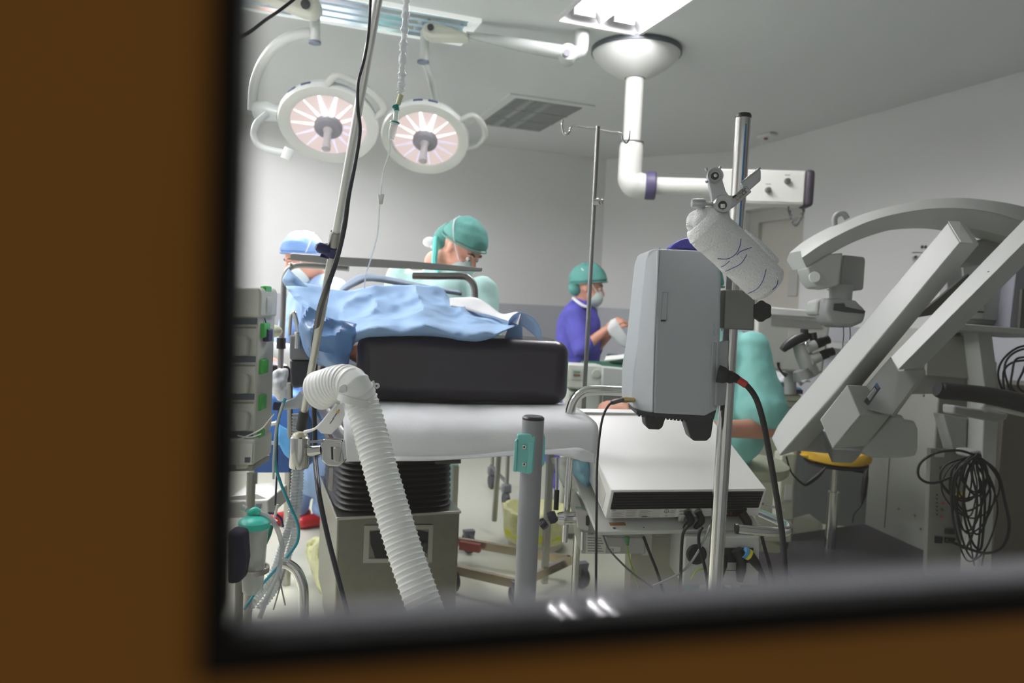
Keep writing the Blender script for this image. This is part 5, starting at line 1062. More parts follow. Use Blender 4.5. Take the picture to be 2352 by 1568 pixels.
obj('optic_body', MB().tube(PP([(1838, 850), (1845, 868)], dO), [.03, .04], 20), ms2, t)
obj('lever', MB().tube(PP([(1856, 862, dO), (1870, 858, dO), (1885, 851, dO)]), .006, 10), ms, t)
obj('chrome_knob', MB().ell(P(1852, 790, dO-.03), (.009,)*3), chrome, t)
# cabinet of the microscope stand
dK = 3.75
K0 = Z(2128, 1262, .14); K0 = V((K0.x, K0.y, 0)); K1 = Z(1986, 1199, .14); K1 = V((K1.x, K1.y, 0)); sv = K1-K0
fw = (Rh*.9+Fh*.25).normalized()*.38; topz = 1.3
sq = [K0, K0+fw, K0+fw+sv, K1]
obj('cabinet_body', MB().hexa([p+UP*.12 for p in sq], [p+UP*1.15 for p in sq]), mat('cabinet_grey', (146, 148, 140), .5, var=.02), t, bev=.01)
n_out = V((-sv.y, sv.x, 0)).normalized(); n_out = -n_out if n_out.dot(Fh) > 0 else n_out
def side_pt(s, z): return K0+sv*s+UP*z+n_out*.004
def front_pt(s, z): return K0+fw*s+UP*z-V((-fw.y, fw.x, 0)).normalized()*.004
obj('panel_seam', MB().tube([side_pt(.65, .16), side_pt(.65, 1.1)], .0015, 5), dark_grey, t)
for s, z in ((.2, .95), (.45, .95), (.2, .3), (.45, .3), (.1, .24)): obj('panel_screw', MB().ell(side_pt(s, z), (.006,)*3), dull_steel, t)
dr_ = obj('door_panel', MB().prism(PP([(2130, 770), (2240, 772), (2236, 870), (2128, 862)], 3.2), Fv*.02), mat('door_grey', (150, 148, 142), .5), t, bev=.003)
obj('door_lock', MB().ell(P(2241, 862, 3.19), (.007,)*3), dull_steel, dr_)
cbx = obj('upper_cabinet', MB().prism(PP([(2120, 752), (2246, 757), (2262, 900), (2120, 905), (2060, 905), (2075, 850)], 3.22), Fv*.35), mat('cabinet_grey2', (140, 140, 134), .5), t, bev=.004)
obj('post', MB().prism(PP([(2244, 757), (2278, 760), (2296, 900), (2275, 1340), (2244, 1345), (2262, 900)], 3.1), Fv*.12), ms, t, bev=.004)
obj('post_brace', MB().prism(PP([(2166, 950), (2222, 960), (2220, 1035), (2190, 1035)], 3.2), Fv*.08), ms2, t, bev=.004)
rp_ = obj('rear_connector_panel', MB().prism(PP([(2138, 1030), (2212, 1034), (2206, 1330), (2128, 1318)], 3.28), Fv*.03), mat('connector_panel', (134, 134, 128), .5), t)
for k in range(6): obj('port', MB().ell(P(2152, 1136+k*9, 3.275), (.004, .004, .004)), ink, rp_)
for k, (u, v, c_) in enumerate(((2162, 1075, (60, 30, 30)), (2166, 1155, (160, 60, 60)), (2164, 1170, (90, 90, 60)), (2162, 1186, (170, 80, 80)))): obj('port', MB().ell(P(u, v, 3.275), (.007,)*3), mat('port_colour_%d' % k, c_, .5), rp_)
obj('socket', MB().prism(PP([(2150, 1232), (2166, 1233), (2165, 1248), (2149, 1247)], 3.27), Fv*.02), bk, rp_); obj('socket', MB().prism(PP([(2172, 1234), (2196, 1236), (2190, 1248), (2172, 1246)], 3.27), Fv*.02), bk, rp_)
obj('display', MB().prism(PP([(2173, 1214), (2194, 1215), (2193, 1227), (2172, 1226)], 3.27), Fv*.02), mat('dark_green_display', (40, 58, 52), .3), rp_)
obj('white_label', MB().prism(PP([(2149, 1037), (2170, 1038), (2169, 1050), (2148, 1049)], 3.275), Fv*.004), mat('label_white', (190, 192, 196), .5), rp_)
obj('yellow_label', MB().prism(PP([(2196, 1132), (2218, 1131), (2218, 1147), (2198, 1147)], 3.09), Fv*.004), mat('warning_yellow', (190, 160, 30), .5), t)
obj('round_badge', MB().lathe([(0, .003), (.011, .002), (.011, 0)], P(2190, 1200, 3.27), -Fv, 20), mat('badge_blue_white', (110, 110, 150), .5, var=.5, scale=120), rp_)
# foot plate
ft = [Z(1815, 1225, .13), Z(1985, 1200, .13), Z(2130, 1262, .13), Z(2120, 1330, .13), Z(1880, 1400, .13), Z(1800, 1300, .13)]
obj('foot_plate', MB().prism(ft, -UP*.12), mat('dark_foot_plate', (58, 55, 60), .35), t, bev=.012)
obj('foot_plate', MB().prism([Z(1700, 1262, .1), Z(1815, 1270, .1), Z(1960, 1345, .1), Z(1900, 1420, .1), Z(1700, 1330, .1)], -UP*.09), MATS['dark_foot_plate'], t, bev=.012)
# shelf, open console
obj('shelf', MB().prism(PP([(2205, 742), (2420, 760), (2420, 775), (2200, 756)], 3.0), Fv*.3), ms, t, bev=.004)
cf_ = obj('console_frame', MB().prism(PP([(2170, 600), (2340, 540), (2320, 700), (2308, 748), (2214, 742), (2180, 740)], 3.25), Fv*.06), ms2, t, bev=.006)
obj('console_panel', MB().prism(PP([(2212, 610), (2312, 590), (2290, 735), (2222, 730)], 3.235), Fv*.02), mat('console_panel_grey', (160, 164, 160), .5), cf_)
obj('console_stack', MB().prism(PP([(2225, 690), (2262, 692), (2258, 732), (2222, 730)], 3.2), Fv*.03), ms, cf_, bev=.003)
obj('dark_slot', MB().prism(PP([(2222, 713), (2260, 715), (2260, 718), (2222, 716)], 3.195), Fv*.01), ink, cf_)
obj('console_side', MB().prism(PP([(2345, 520), (2420, 500), (2420, 765), (2318, 752)], 3.15), Fv*.2), mat('violet_grey_side', (138, 138, 148), .5), t, bev=.004)
obj('console_door', MB().prism(PP([(2348, 664), (2420, 664), (2420, 770), (2341, 768)], 3.13), Fv*.02), mat('dark_door', (84, 84, 80), .5), t)
obj('drape_support', MB().prism([P(2205, 556, 2.9), P(2262, 548, 2.9), P(2330, 560, 2.9), P(2262, 608, 2.9), P(2212, 606, 2.9)], Fv*.12), ms2, t, bev=.006)
obj('dark_flap', MB().prism(PP([(2225, 628), (2150, 690), (2100, 730), (2160, 720), (2230, 680)], 2.8), Fv*.02), mat('dark_flap', (84, 82, 80), .6), t)
# black conduit and its cradle
obj('black_conduit', MB().tube(PP([(2152, 893, 2.9), (2168, 897, 2.9), (2230, 903, 2.88), (2290, 912, 2.85), (2370, 930, 2.8), (2450, 950, 2.78)]), [.028, .034, .033, .034, .036, .036], 20, curve=4), mat('conduit_black', (24, 24, 26), .5), t)
obj('conduit_cradle', MB().tube(PP([(2258, 940, 2.9), (2275, 934, 2.88), (2330, 944, 2.84), (2420, 965, 2.8)]), .014, 12, curve=4), ms, t)
obj('cradle_bracket', MB().prism(PP([(2190, 930), (2318, 950), (2312, 964), (2290, 970), (2190, 952)], 2.98), Fv*.08), ms2, t, bev=.008)
obj('cable_hook', MB().prism(PP([(2228, 1036), (2255, 1034), (2258, 1046), (2250, 1054), (2228, 1052)], 2.9), Fv*.1), ms2, t, bev=.008)
# hanging cable bundle
t = TM('cable_coil', P(2240, 1290, 2.85), 'loose coil of black cables hanging on the hook of the microscope cabinet', 'cable coil')
random.seed(4)
for k in range(15):
    hx, hy = 2243+random.uniform(-10, 8), 1046+random.uniform(-4, 3); w1, w2 = random.uniform(20, 75), random.uniform(10, 75); dep = random.uniform(1120, 1290); dd_ = 2.86+random.uniform(-.05, .04); cxx = 2225+random.uniform(-12, 25)
    pts = [(hx, hy), (cxx-w1*.75, hy+(dep-hy)*.2), (cxx-w1, hy+(dep-hy)*.55), (cxx-w1*.55, hy+(dep-hy)*.88), (cxx, dep), (cxx+w2*.6, hy+(dep-hy)*.86), (cxx+w2, hy+(dep-hy)*.5), (cxx+w2*.6, hy+(dep-hy)*.18), (hx+3, hy)]
    obj('cable', MB().tube(PP(pts, dd_), random.choice((.0032, .004, .0045)), 8, curve=7), bk, t)
obj('cable', MB().tube(PP([(2238, 1044), (2200, 1034), (2150, 1040), (2115, 1062), (2109, 1090), (2125, 1106), (2150, 1108), (2185, 1095)], 2.82), .005, 8, curve=6), bk, t)
obj('cable', MB().tube(PP([(2250, 1050), (2290, 1085), (2308, 1150), (2318, 1210), (2302, 1255), (2262, 1270), (2200, 1250), (2175, 1240)], 2.83), .0055, 8, curve=6), bk, t)
for a in ((2226, 1230, 2238, 1300), (2262, 1260, 2255, 1300)): obj('loose_end', MB().tube(PP([a[:2], a[2:]], 2.84), .003, 6), bk, t)
# second coil at the very right edge
t = TM('cable_coil', P(2340, 910, 3.1), 'second loose loop of black cables beside the right edge above the black conduit', 'cable coil')
for k in range(5):
    r0 = 30+k*9; jx, jy, ja = random.uniform(-8, 10), random.uniform(-10, 10), random.uniform(.75, 1.15); pts = [(2356+jx-r0*ja*cos(a)+5*sin(a*3+k), 872+jy-r0*1.1*sin(a)) for a in [radians(q_) for q_ in range(-70, 100, 20)]]
    obj('cable', MB().tube(PP(pts, 3.05+.01*k), .0045, 8, curve=4), mat('blue_black_cable', (30, 36, 38), .4) if k % 2 else bk, t)

t = TM('dark_block', Z(2352, 1400, 0), 'plain dark brown-grey block added at the lower right edge behind the cable coil', 'cabinet')  # plain block added to make the lower right edge dark
q4 = P(2292, 1100, 3.7); obj('block_body', hbox(V((q4.x, q4.y, 0)), V((q4.x, q4.y, 0))+Rh*.55-Fh*.1, .3, .05, P(2300, 880, 3.7).z), mat('brown_grey_block', (92, 88, 80), .5), t, bev=.005)
# ================================================================ THINGS BEYOND
# display monitor seen from behind
dM = 3.75
t = TM('display_monitor', P(1810, 865, dM), 'white display seen from behind with ventilation slots beside the microscope optics', 'monitor')
mp = mat('monitor_white', (190, 190, 184), .45)
obj('back_shell', MB().prism(PP([(1740, 712), (1905, 730), (1908, 745), (1890, 858), (1775, 850), (1735, 840)], dM), Fv*.05), mp, t, bev=.012, seg=4)
obj('top_edge', MB().prism(PP([(1752, 703), (1905, 716), (1912, 732), (1750, 722)], dM-.01), Fv*.07), mat('monitor_edge', (222, 222, 218), .4), t, bev=.006)
vs_ = obj('vent_field', MB().prism(PP([(1773, 728), (1889, 738), (1887, 755), (1771, 746)], dM-.003), Fv*.004), mat('vent_slots', (160, 160, 155), .6, stripes=(2, 180, (120, 120, 116), .5)), t)
obj('info_sticker', MB().prism(PP([(1812, 759), (1838, 761), (1836, 778), (1811, 776)], dM-.003), Fv*.004), mat('sticker_white', (196, 196, 186), .5), t)
obj('yellow_mark', MB().ell(P(1824, 774, dM-.006), (.006, .003, .003)), MATS['warning_yellow'], t)
obj('cord', MB().tube(PP([(1787, 832, dM), (1789, 845, dM), (1796, 855, dM), (1806, 862, dM)]), [.008, .005, .006, .012], 10, curve=4), bk, t)
obj('stand_arm', MB().tube([P(1815, 850, dM+.06), P(1815, 905, dM+.06)], .03, 14), ms2, t)
# instrument trolley beneath it
dT_ = 3.95
t = TM('drawer_trolley', Z(1830, 1240, 0), 'beige drawer trolley with blue-lined top carrying clear packets beyond the aqua scrubs', 'trolley')
A_, B_ = P(1750, 900, dT_), P(1842, 906, dT_)
bgm = mat('beige_trolley', (188, 188, 168), .5)
obj('body', hbox(A_, B_, .45, .12, P(1800, 905, dT_).z), bgm, t, bev=.01)
obj('dark_top_edge', hbox(A_+Fh*-.01, B_+Fh*-.01, .47, P(1800, 903, dT_).z, P(1800, 893, dT_).z), dark_grey, t)
for v_ in (918, 932, 955): obj('drawer_slot', MB().prism(PP([(1790, v_), (1840, v_+3), (1840, v_+6), (1790, v_+3)], dT_-.006), Fv*.01), mat('slot_dark', (110, 110, 100), .6), t)
obj('liner', hbox(A_+Fh*.01, B_+Fh*.01, .42, P(1800, 893, dT_).z, P(1800, 890, dT_).z), mat('blue_liner', (110, 165, 200), .7), t)
obj('pillar', MB().prism(PP([(1794, 1040), (1828, 1040), (1824, 1196), (1788, 1196)], 3.7), Fv*.1), bgm, t, bev=.01)
obj('pillar_label', MB().prism(PP([(1804, 1112), (1820, 1113), (1818, 1148), (1802, 1147)], 3.695), Fv*.003), mat('sticker_pale', (205, 205, 196), .5), t)
obj('cross_foot', MB().prism([Z(1770, 1200, .1), Z(1860, 1176, .1), Z(1890, 1200, .1), Z(1885, 1230, .1), Z(1800, 1250, .1), Z(1750, 1230, .1)], -UP*.09), bgm, t, bev=.02)
random.seed(9)
pkm = mat('clear_packet', (226, 228, 232), .25, alpha=.85)
for k in range(5):
    c_ = P(1778+k*13, 882-(k % 2)*7, dT_+.08+.04*(k % 3)); n_ = 8
    g_ = MB().grid(6, 6, lambda s, q_, c_=c_, k=k: c_+Rv*(s-.5)*.1+Fh*(q_-.5)*.12+UP*(.018+.03*noise.noise(V((s*3+k, q_*3, k)))+.02*sin(pi*s)*sin(pi*q_)))
    tag(obj('packet', g_, pkm, solid=.006), 'crinkled clear packet in the heap on the blue-lined drawer trolley', 'packet', 'clear packets on the drawer trolley')
q5 = P(1745, 1100, 4.9); q6 = P(1995, 1100, 4.75)
tag(obj('base_cabinet', hbox(q5, q6, .3, .0, P(1880, 1030, 4.85).z), mat('dark_green_grey', (104, 110, 106), .5), bev=.006), 'low dark green-grey cabinet standing behind the yellow stool', 'cabinet')
# yellow stool
t = TM('stool', Z(1912, 1200, 0), 'yellow saddle-seat stool on a chrome column behind the microscope block', 'stool')
dY = 3.9; ctr = P(1920, 1056, dY); yl = mat('yellow_vinyl', (214, 170, 50), .45)
obj('saddle_seat', MB().loft([[ctr+Rh*(.17*rs*cos(a))+Fh*(.15*rs*sin(a))+UP*(z_+.035*(cos(a)**2)*rs*(1 if z_ > 0 else .3)) for a in [2*pi*k/32 for k in range(32)]] for rs, z_ in ((.9, -.01), (1.03, .0), (1.05, .02), (.95, .045), (.6, .05), (.05, .05))]), yl, t)
obj('seat_wing', MB().prism(PP([(1843, 1046), (1866, 1040), (1876, 1028), (1905, 1026), (1915, 1060), (1870, 1062)], dY-.05), Fv*.06), yl, t, bev=.01)
obj('seat_pan', MB().lathe([(0, 0), (.15, 0), (.16, .012), (0, .014)], ctr-UP*.025, UP, 28), dark_grey, t)
sb_ = V((ctr.x, ctr.y, 0))
obj('gas_column', MB().tube([ctr-UP*.02, sb_+UP*.42], .017, 16), chrome, t); obj('outer_column', MB().tube([sb_+UP*.43, sb_+UP*.08], .028, 18), chrome, t)
obj('lever', MB().tube([P(1952, 1078, dY-.03), P(1984, 1084, dY-.05)], .008, 8), bk, t)
for k in range(5):
    a = 2*pi*k/5+.2; e = sb_+V((.26*cos(a), .26*sin(a), .07)); obj('foot_arm', MB().tube([sb_+UP*.1, e], [.018, .012], 10), dark_grey, t)
    obj('caster', MB().lathe([(0, -.01), (.026, -.01), (.028, 0), (.026, .01), (0, .01)], e-UP*.042, V((-sin(a), cos(a), 0)), 14), bk, t)
t = TM('inline_switch_cable', P(1990, 1200, 3.6), 'black cord with thick in-line adapter hanging beside the yellow stool', 'cable')
obj('cord', MB().tube(PP([(1806, 1048, 3.5), (1818, 1085, 3.5), (1845, 1112, 3.5), (1856, 1108, 3.5), (1878, 1092, 3.5), (1897, 1072, 3.5)]), [.004, .004, .005, .012, .012, .004], 8, curve=5), bk, t)
obj('adapter', MB().tube(PP([(1992, 1078, 3.6), (1988, 1098, 3.6), (1984, 1132, 3.6), (1978, 1160, 3.6), (1962, 1180, 3.6), (1958, 1200, 3.6)]), [.004, .014, .014, .003, .003, .003], 8, curve=4), bk, t)
# wall sockets right
t = TM('wall_socket_panel', PX(2100, 620, XR-.03), 'small white wall panel with sockets behind the slanting microscope arm', 'wall panel')
for v_ in (565, 590): obj('socket_module', MB().prism([PX(2095, v_, XR-.02), PX(2150, v_-1, XR-.02), PX(2150, v_+16, XR-.02), PX(2095, v_+16, XR-.02)], (.02, 0, 0)), white_paint, t)
for u, v in ((2118, 565), (2126, 565), (2103, 588)): obj('socket_hole', MB().ell(PX(u, v+2, XR-.022), (.006, .012, .012)), dark_grey, t)
obj('trunking', MB().prism([PX(2088, 578, XR-.02), PX(2150, 580, XR-.02), PX(2150, 600, XR-.02), PX(2088, 650, XR-.02)], (.019, 0, 0)), wall_p, t)
# wall desk along the right wall
tag(obj('wall_shelf', MB().span((XR-.35, 3.4, 1.12), (XR-.013, 5.0, 1.16)), mat('shelf_grey_white', (196, 196, 192), .5)), 'narrow pale shelf on the right wall behind the microscope head', 'shelf')

# ---- middle distance: iv stand, instrument table, frame trolley, bin
ib = P(1345, 850, 2.62); ib = V((ib.x, ib.y, 0)); r_ = ray(1370, 290); k_ = (ib.x*r_.x+ib.y*r_.y)/(r_.x**2+r_.y**2); it = V((ib.x, ib.y, EYE.z+r_.z*k_))
t = TM('infusion_stand', ib, 'slim steel infusion stand with two curled hooks at the centre', 'infusion stand')
obj('pole', MB().tube([ib+UP*.8, it], .0075, 16), dull_steel, t); obj('lower_pole', MB().tube([ib+UP*.05, ib+UP*.82], .0125, 16), chrome, t)
di = (it-EYE).dot(Fv)
obj('hook', MB().tube(PP([(1370, 296), (1340, 293), (1314, 290), (1308, 303), (1301, 309), (1294, 304), (1291, 288), (1292, 276)], di), .0035, 10, curve=5), chrome, t)
obj('hook', MB().tube(PP([(1370, 297), (1400, 303), (1426, 307), (1430, 320), (1438, 328), (1444, 320), (1446, 300)], di), .0035, 10, curve=5), chrome, t)
kk = P(1366, 464, di)
obj('height_clamp', MB().tube([kk-Rv*.006, kk+Rv*.012], .013, 16), chrome, t)
obj('wing_nut', MB().ell(kk+Rv*.024, (.011, .008, .011)), chrome, t)
for k in range(5):
    a = 2*pi*k/5; obj('base_leg', MB().tube([ib+UP*.08, ib+V((.25*cos(a), .25*sin(a), .05))], .01, 10), steel, t); obj('caster', MB().lathe([(0, -.01), (.022, -.01), (.024, 0), (.022, .01), (0, .01)], ib+V((.26*cos(a), .26*sin(a), .026)), V((-sin(a), cos(a), 0)), 12), bk, t)
# green-clothed instrument table
t = TM('instrument_table', P(1420, 900, 4.5), 'steel instrument table under a dark green cloth in front of the person in violet-blue', 'table')
gcl = mat('dark_green_cloth', (30, 84, 62), .8, bump=.2, scale=60)
A_, B_ = P(1344, 832, 4.4), P(1530, 850, 4.4); zt2 = P(1400, 836, 4.45).z
obj('table_top', hbox(A_, B_, .3, zt2-.05, zt2-.02), steel, t)
obj('green_cloth', hbox(A_-Fh*.01, B_-Fh*.01, .32, zt2-.06, zt2-.004), gcl, t, bev=.01)
for q_ in (A_+Rh*.03, B_-Rh*.03):
    for w_ in (.04, .27):
        b2 = V((q_.x, q_.y, 0))+Fh*w_; obj('leg', MB().tube([b2+UP*.06, V((b2.x, b2.y, zt2-.05))], .012, 10), steel, t); obj('caster', MB().lathe([(0, -.012), (.035, -.012), (.038, 0), (.035, .012), (0, .012)], b2+UP*.039, AX, 14), dark_grey, t)
tag(obj('tray', hbox(P(1405, 824, 4.5), P(1520, 830, 4.5), .25, zt2, zt2+.045), mat('green_tray', (40, 78, 66), .5), bev=.01), 'flat dark green tray on the green-clothed instrument table', 'tray')
tag(obj('wipe', patch([PP([(1392, 818, 4.45), (1420, 815, 4.45), (1445, 812, 4.45)]), PP([(1388, 828, 4.42), (1410, 826, 4.42), (1440, 822, 4.42)])], 5, 3, .01, 14), white_paint, solid=.006), 'crumpled white wipe beside the green tray on the instrument table', 'wipe')
# white appliances below
t = TM('wheeled_appliance', P(1350, 895, 4.2), 'off-white wheeled appliance with display and dial below the instrument table', 'appliance')
apm = mat('off_white_appliance', (202, 204, 196), .5)
obj('housing', MB().prism(PP([(1302, 834), (1384, 838), (1386, 898), (1300, 892)], 4.2), Fv*.3), apm, t, bev=.012)
pn = obj('control_panel', MB().prism(PP([(1313, 846), (1338, 848), (1337, 872), (1312, 870)], 4.196), Fv*.004), mat('panel_pale', (186, 190, 184), .5), t)
obj('green_bar', MB().prism(PP([(1317, 851), (1333, 852), (1333, 856), (1317, 855)], 4.192), Fv*.004), mat('bar_green', (110, 140, 120), .5), pn); obj('red_bar', MB().prism(PP([(1317, 859), (1333, 860), (1333, 864), (1317, 863)], 4.192), Fv*.004), mat('bar_red', (130, 84, 72), .5), pn)
obj('round_dial', MB().lathe([(0, .006), (.022, .005), (.026, 0)], P(1370, 858, 4.195), -Fv, 24), mat('dial_grey', (170, 176, 166), .5), t)
obj('lower_body', MB().hexa(*[[V((p.x, p.y, z)) for p in PP([(1302, 880), (1386, 884)], 4.22)]+[V((p.x, p.y, z))+Fh*.28 for p in reversed(PP([(1302, 880), (1386, 884)], 4.22))] for z in (.03, .86)]), apm, t, bev=.02)
t = TM('supply_box', P(1430, 892, 4.1), 'plain grey-white box standing right of the off-white appliance', 'box')
obj('box_shell', MB().prism(PP([(1384, 842), (1470, 850), (1466, 897), (1384, 890)], 4.12), Fv*.3), mat('grey_white_box', (188, 190, 188), .5), t, bev=.006)
obj('box_plinth', hbox(P(1386, 890, 4.14), P(1466, 897, 4.14), .27, .0, P(1420, 893, 4.14).z), mat('grey_plinth', (120, 122, 120), .5), t)
# frame trolley on casters
t = TM('frame_trolley', Z(1200, 1290, 0), 'low stainless steel frame trolley on casters beside the table base', 'trolley')
zr = .13
rp0 = [Z(1040, 1232, zr), Z(1310, 1276, zr), Z(1190, 1330, zr), Z(1040, 1296, zr)]
for a, b in ((0, 1), (1, 2), (2, 3), (3, 0)):
    d_ = (rp0[b]-rp0[a]).normalized(); n_ = d_.cross(UP); obj('rail', MB().box((rp0[a]+rp0[b])/2-UP*.02, (rp0[b]-rp0[a]).length, .025, .04, (d_, n_, UP)), mat('warm_steel', (196, 180, 158), .25, .8), t)
obj('red_tape', MB().box(Z(1080, 1246, zr)-UP*.02, .11, .0262, .041, ((rp0[1]-rp0[0]).normalized(), (rp0[1]-rp0[0]).normalized().cross(UP), UP)), mat('dull_red_tape', (140, 66, 58), .5), t)
lg0 = Z(1252, 1300, zr)
for p in (lg0, rp0[0]): obj('upright', MB().span((p.x-.014, p.y-.014, .05), (p.x+.014, p.y+.014, 1.0 if p is lg0 else .5)), steel, t)
for p in (Z(1075, 1270, .0), Z(1385, 1345, .0)-AX*.12, rp0[2]*1-UP*zr, rp0[3]*1-UP*zr):
    p = V((p.x, p.y, 0)); c_ = obj('caster', MB().lathe([(0, -.014), (.05, -.014), (.056, -.008), (.056, .008), (.05, .014), (0, .014)], p+UP*.057, (1, .3, 0), 22), MATS['dark_grey_plastic'], t)
    obj('caster_fork', MB().prism([p+V((-.02, -.02, .06)), p+V((.02, -.02, .06)), p+V((.03, -.02, .125)), p+V((-.03, -.02, .125))], (0, .04, 0)), mat('fork_grey', (110, 112, 116), .4), c_)
# another stand far back with casters
t = TM('steel_stand', Z(1150, 1150, 0), 'far steel stand with two casters and a hanging tube seen under the table', 'stand')
obj('upright', MB().tube([P(1135, 1196, 4.3), P(1146, 1040, 4.3)], .016, 12), steel, t)
for (u, v), (u2, v2) in (((1126, 1085), (1128, 1122)), ((1160, 1130), (1161, 1166))):
    q_ = Z(u2, v2, 0); obj('leg', MB().tube([q_+UP*.14, q_+UP*.9], .014, 12), steel, t)
    c_ = obj('caster', MB().lathe([(0, -.014), (.05, -.014), (.055, 0), (.05, .014), (0, .014)], q_+UP*.055, AX, 18), dark_grey, t)
    obj('caster_cover', MB().box(q_+UP*.13, .06, .05, .06), mat('fork_grey2', (110, 112, 116), .4), c_, bev=.01)
obj('rail', MB().tube([Z(1126, 1122, 0)+UP*.17, Z(1160, 1166, 0)+UP*.17], .012, 10), dull_steel, t)
# yellow-lined bowl
bq = Z(1228, 1258, 0); t = TM('waste_bowl', bq, 'steel bowl lined with a crumpled yellow bag on the floor behind the grey post', 'bowl')
obj('bowl', MB().lathe([(0, 0), (.12, 0), (.15, .02), (.16, .1), (.168, .2), (.16, .2), (.14, .03), (0, .02)], bq, UP, 36), steel, t)
ybag = mat('yellow_film', (214, 214, 158), .35, bump=.5, scale=40, var=.25)
rg = []
for r_, h_, a_ in ((.168, .06, 0), (.176, .12, .012), (.19, .19, .02), (.186, .23, .022), (.165, .235, .02), (.12, .17, .03), (.04, .12, .01)):
    rg.append([bq+V(((r_+a_*noise.noise(V((cos(q_)*3, sin(q_)*3, h_*9))))*cos(q_), (r_+a_*noise.noise(V((cos(q_)*3, sin(q_)*3, h_*9))))*sin(q_), h_+a_*noise.noise(V((cos(q_)*4, sin(q_)*4, 3))))) for q_ in [2*pi*k/48 for k in range(48)]])
obj('yellow_liner', MB().loft(rg), ybag, t)
obj('yellow_band', MB().lathe([(.17, .085), (.176, .09), (.178, .12), (.173, .125)], bq, UP, 36), mat('bright_yellow', (215, 215, 40), .5), t)
yb = [Z(705, 1290, .02), Z(752, 1300, .02), Z(752, 1375, .02), Z(735, 1370, .02)]
tag(obj('yellow_bag', patch([[yb[0]+UP*.1, yb[0].lerp(yb[1], .5)+UP*.14, yb[1]+UP*.1], [yb[0]+UP*.03, (yb[0]+yb[2])/2+UP*.12, yb[1].lerp(yb[2], .5)+UP*.07], [yb[3]+UP*.01, yb[3].lerp(yb[2], .5)+UP*.03, yb[2]+UP*.02]], 6, 6, .03, 12, 3, .03), ybag, solid=.002), 'crumpled pale yellow bag on the floor left of the table base', 'bag')
# low cabinet by the back wall
tag(obj('low_cabinet', MB().span((-.4, 6.05, .1), (3.0, 6.5, .72)).span((-.38, 6.1, 0), (2.98, 6.48, .1)), mat('mid_grey_cabinet', (150, 154, 160), .5), bev=.01), 'long low grey cabinet standing along the back wall', 'cabinet')

# ================================================================ LEFT EDGE
t = TM('pump_rack', P(560, 1085, 2.0), 'tall off-white infusion pump rack with green latches at the left window edge', 'pump rack')
om = mat('off_white_plastic', (206, 207, 196), .45); grn = mat('latch_green', (70, 180, 78), .4); dlb = mat('dark_label', (92, 98, 104), .5)
dR = 2.0; bdv = Fh*.14
obj('rack_body', MB().prism(PP([(470, 668), (592, 668), (594, 722), (589, 850), (586, 990), (580, 1012), (470, 1012)], dR), bdv), om, t, bev=.004)
obj('top_pump', MB().prism(PP([(470, 658), (595, 660), (600, 672), (598, 728), (470, 726)], dR-.02), bdv), om, t, bev=.006)
for k, v in enumerate((738, 825, 911, 998)):
    obj('dark_label', MB().prism(PP([(470, v-9), (590-k*3, v-7), (589-k*3, v+7), (470, v+7)], dR-.003), Fv*.004), dlb, t)
    obj('module_seam', MB().prism(PP([(470, v+12), (588-k*3, v+12), (588-k*3, v+16), (470, v+16)], dR-.002), Fv*.004), mat('seam_shadow_grey', (140, 140, 132), .6), t)
    md_2 = obj('pump_handle', MB().prism(PP([(540, v+32), (566, v+34), (572, v+44), (568, v+78), (540, v+80)], dR-.015), Fv*.02), om, t, bev=.005)
for v0, v1, u0, w_ in ((656, 676, 597, 13), (679, 726, 592, 11), (742, 776, 595, 12), (826, 860, 591, 12), (909, 944, 588, 11), (990, 1026, 584, 11)):
    g_ = obj('green_latch', MB().prism(PP([(u0, v0), (u0+w_, v0), (u0+w_+1, v0+4), (u0+w_, v1-3), (u0+w_-2, v1), (u0, v1)], dR+.02), Fh*.05), grn, t, 'green latch', bev=.003)
obj('latch_collar', MB().prism(PP([(583, 676), (591, 676), (589, 726), (579, 724)], dR+.01), Fh*.06), om, t, bev=.003)
obj('latch_collar', MB().prism(PP([(603, 677), (611, 679), (614, 690), (613, 712), (609, 724), (602, 726)], dR+.02), Fh*.05), om, t, bev=.005)
obj('lower_pump', MB().prism(PP([(470, 1010), (581, 1010), (586, 1014), (584, 1060), (580, 1068), (470, 1068)], dR-.02), bdv), om, t, bev=.005)
pl_ = obj('pump_panel', MB().prism(PP([(552, 1018), (580, 1018), (578, 1066), (550, 1066)], dR-.024), Fv*.005), mat('panel_pale2', (218, 218, 210), .5), t)
obj('grey_screen', MB().prism(PP([(562, 1050), (574, 1050), (573, 1062), (561, 1062)], dR-.026), Fv*.004), dlb, pl_)
obj('lower_base', MB().prism(PP([(470, 1068), (582, 1068), (580, 1082), (470, 1084)], dR-.01), bdv), mat('base_grey', (150, 152, 144), .5), t, bev=.003)
pb2 = P(577, 1086, dR+.03); obj('rack_pole', MB().tube([pb2, V((pb2.x, pb2.y, .05))], .012, 14), steel, t)
for k in range(4):
    a = pi/2*k+.4; obj('base_leg', MB().tube([V((pb2.x, pb2.y, .08)), V((pb2.x+.2*cos(a), pb2.y+.2*sin(a), .03))], .012, 8), dark_grey, t)
obj('navy_clamp', MB().prism(PP([(605, 755), (617, 756), (616, 785), (603, 784)], dR+.04), Fh*.04), mat('navy_clamp', (40, 38, 84), .4), t, bev=.003)
obj('cream_bulb', MB().ell(P(628, 760, 2.55), (.03, .03, .022)), mat('cream_plastic', (204, 206, 176), .5), t)
for pts in ([(545, 1010), (570, 1000), (600, 985), (618, 965), (630, 950)], [(545, 1000), (575, 1004), (600, 996)]):
    obj('white_line', MB().tube(PP(pts, 1.96), .0018, 6, curve=5), white_paint, t)
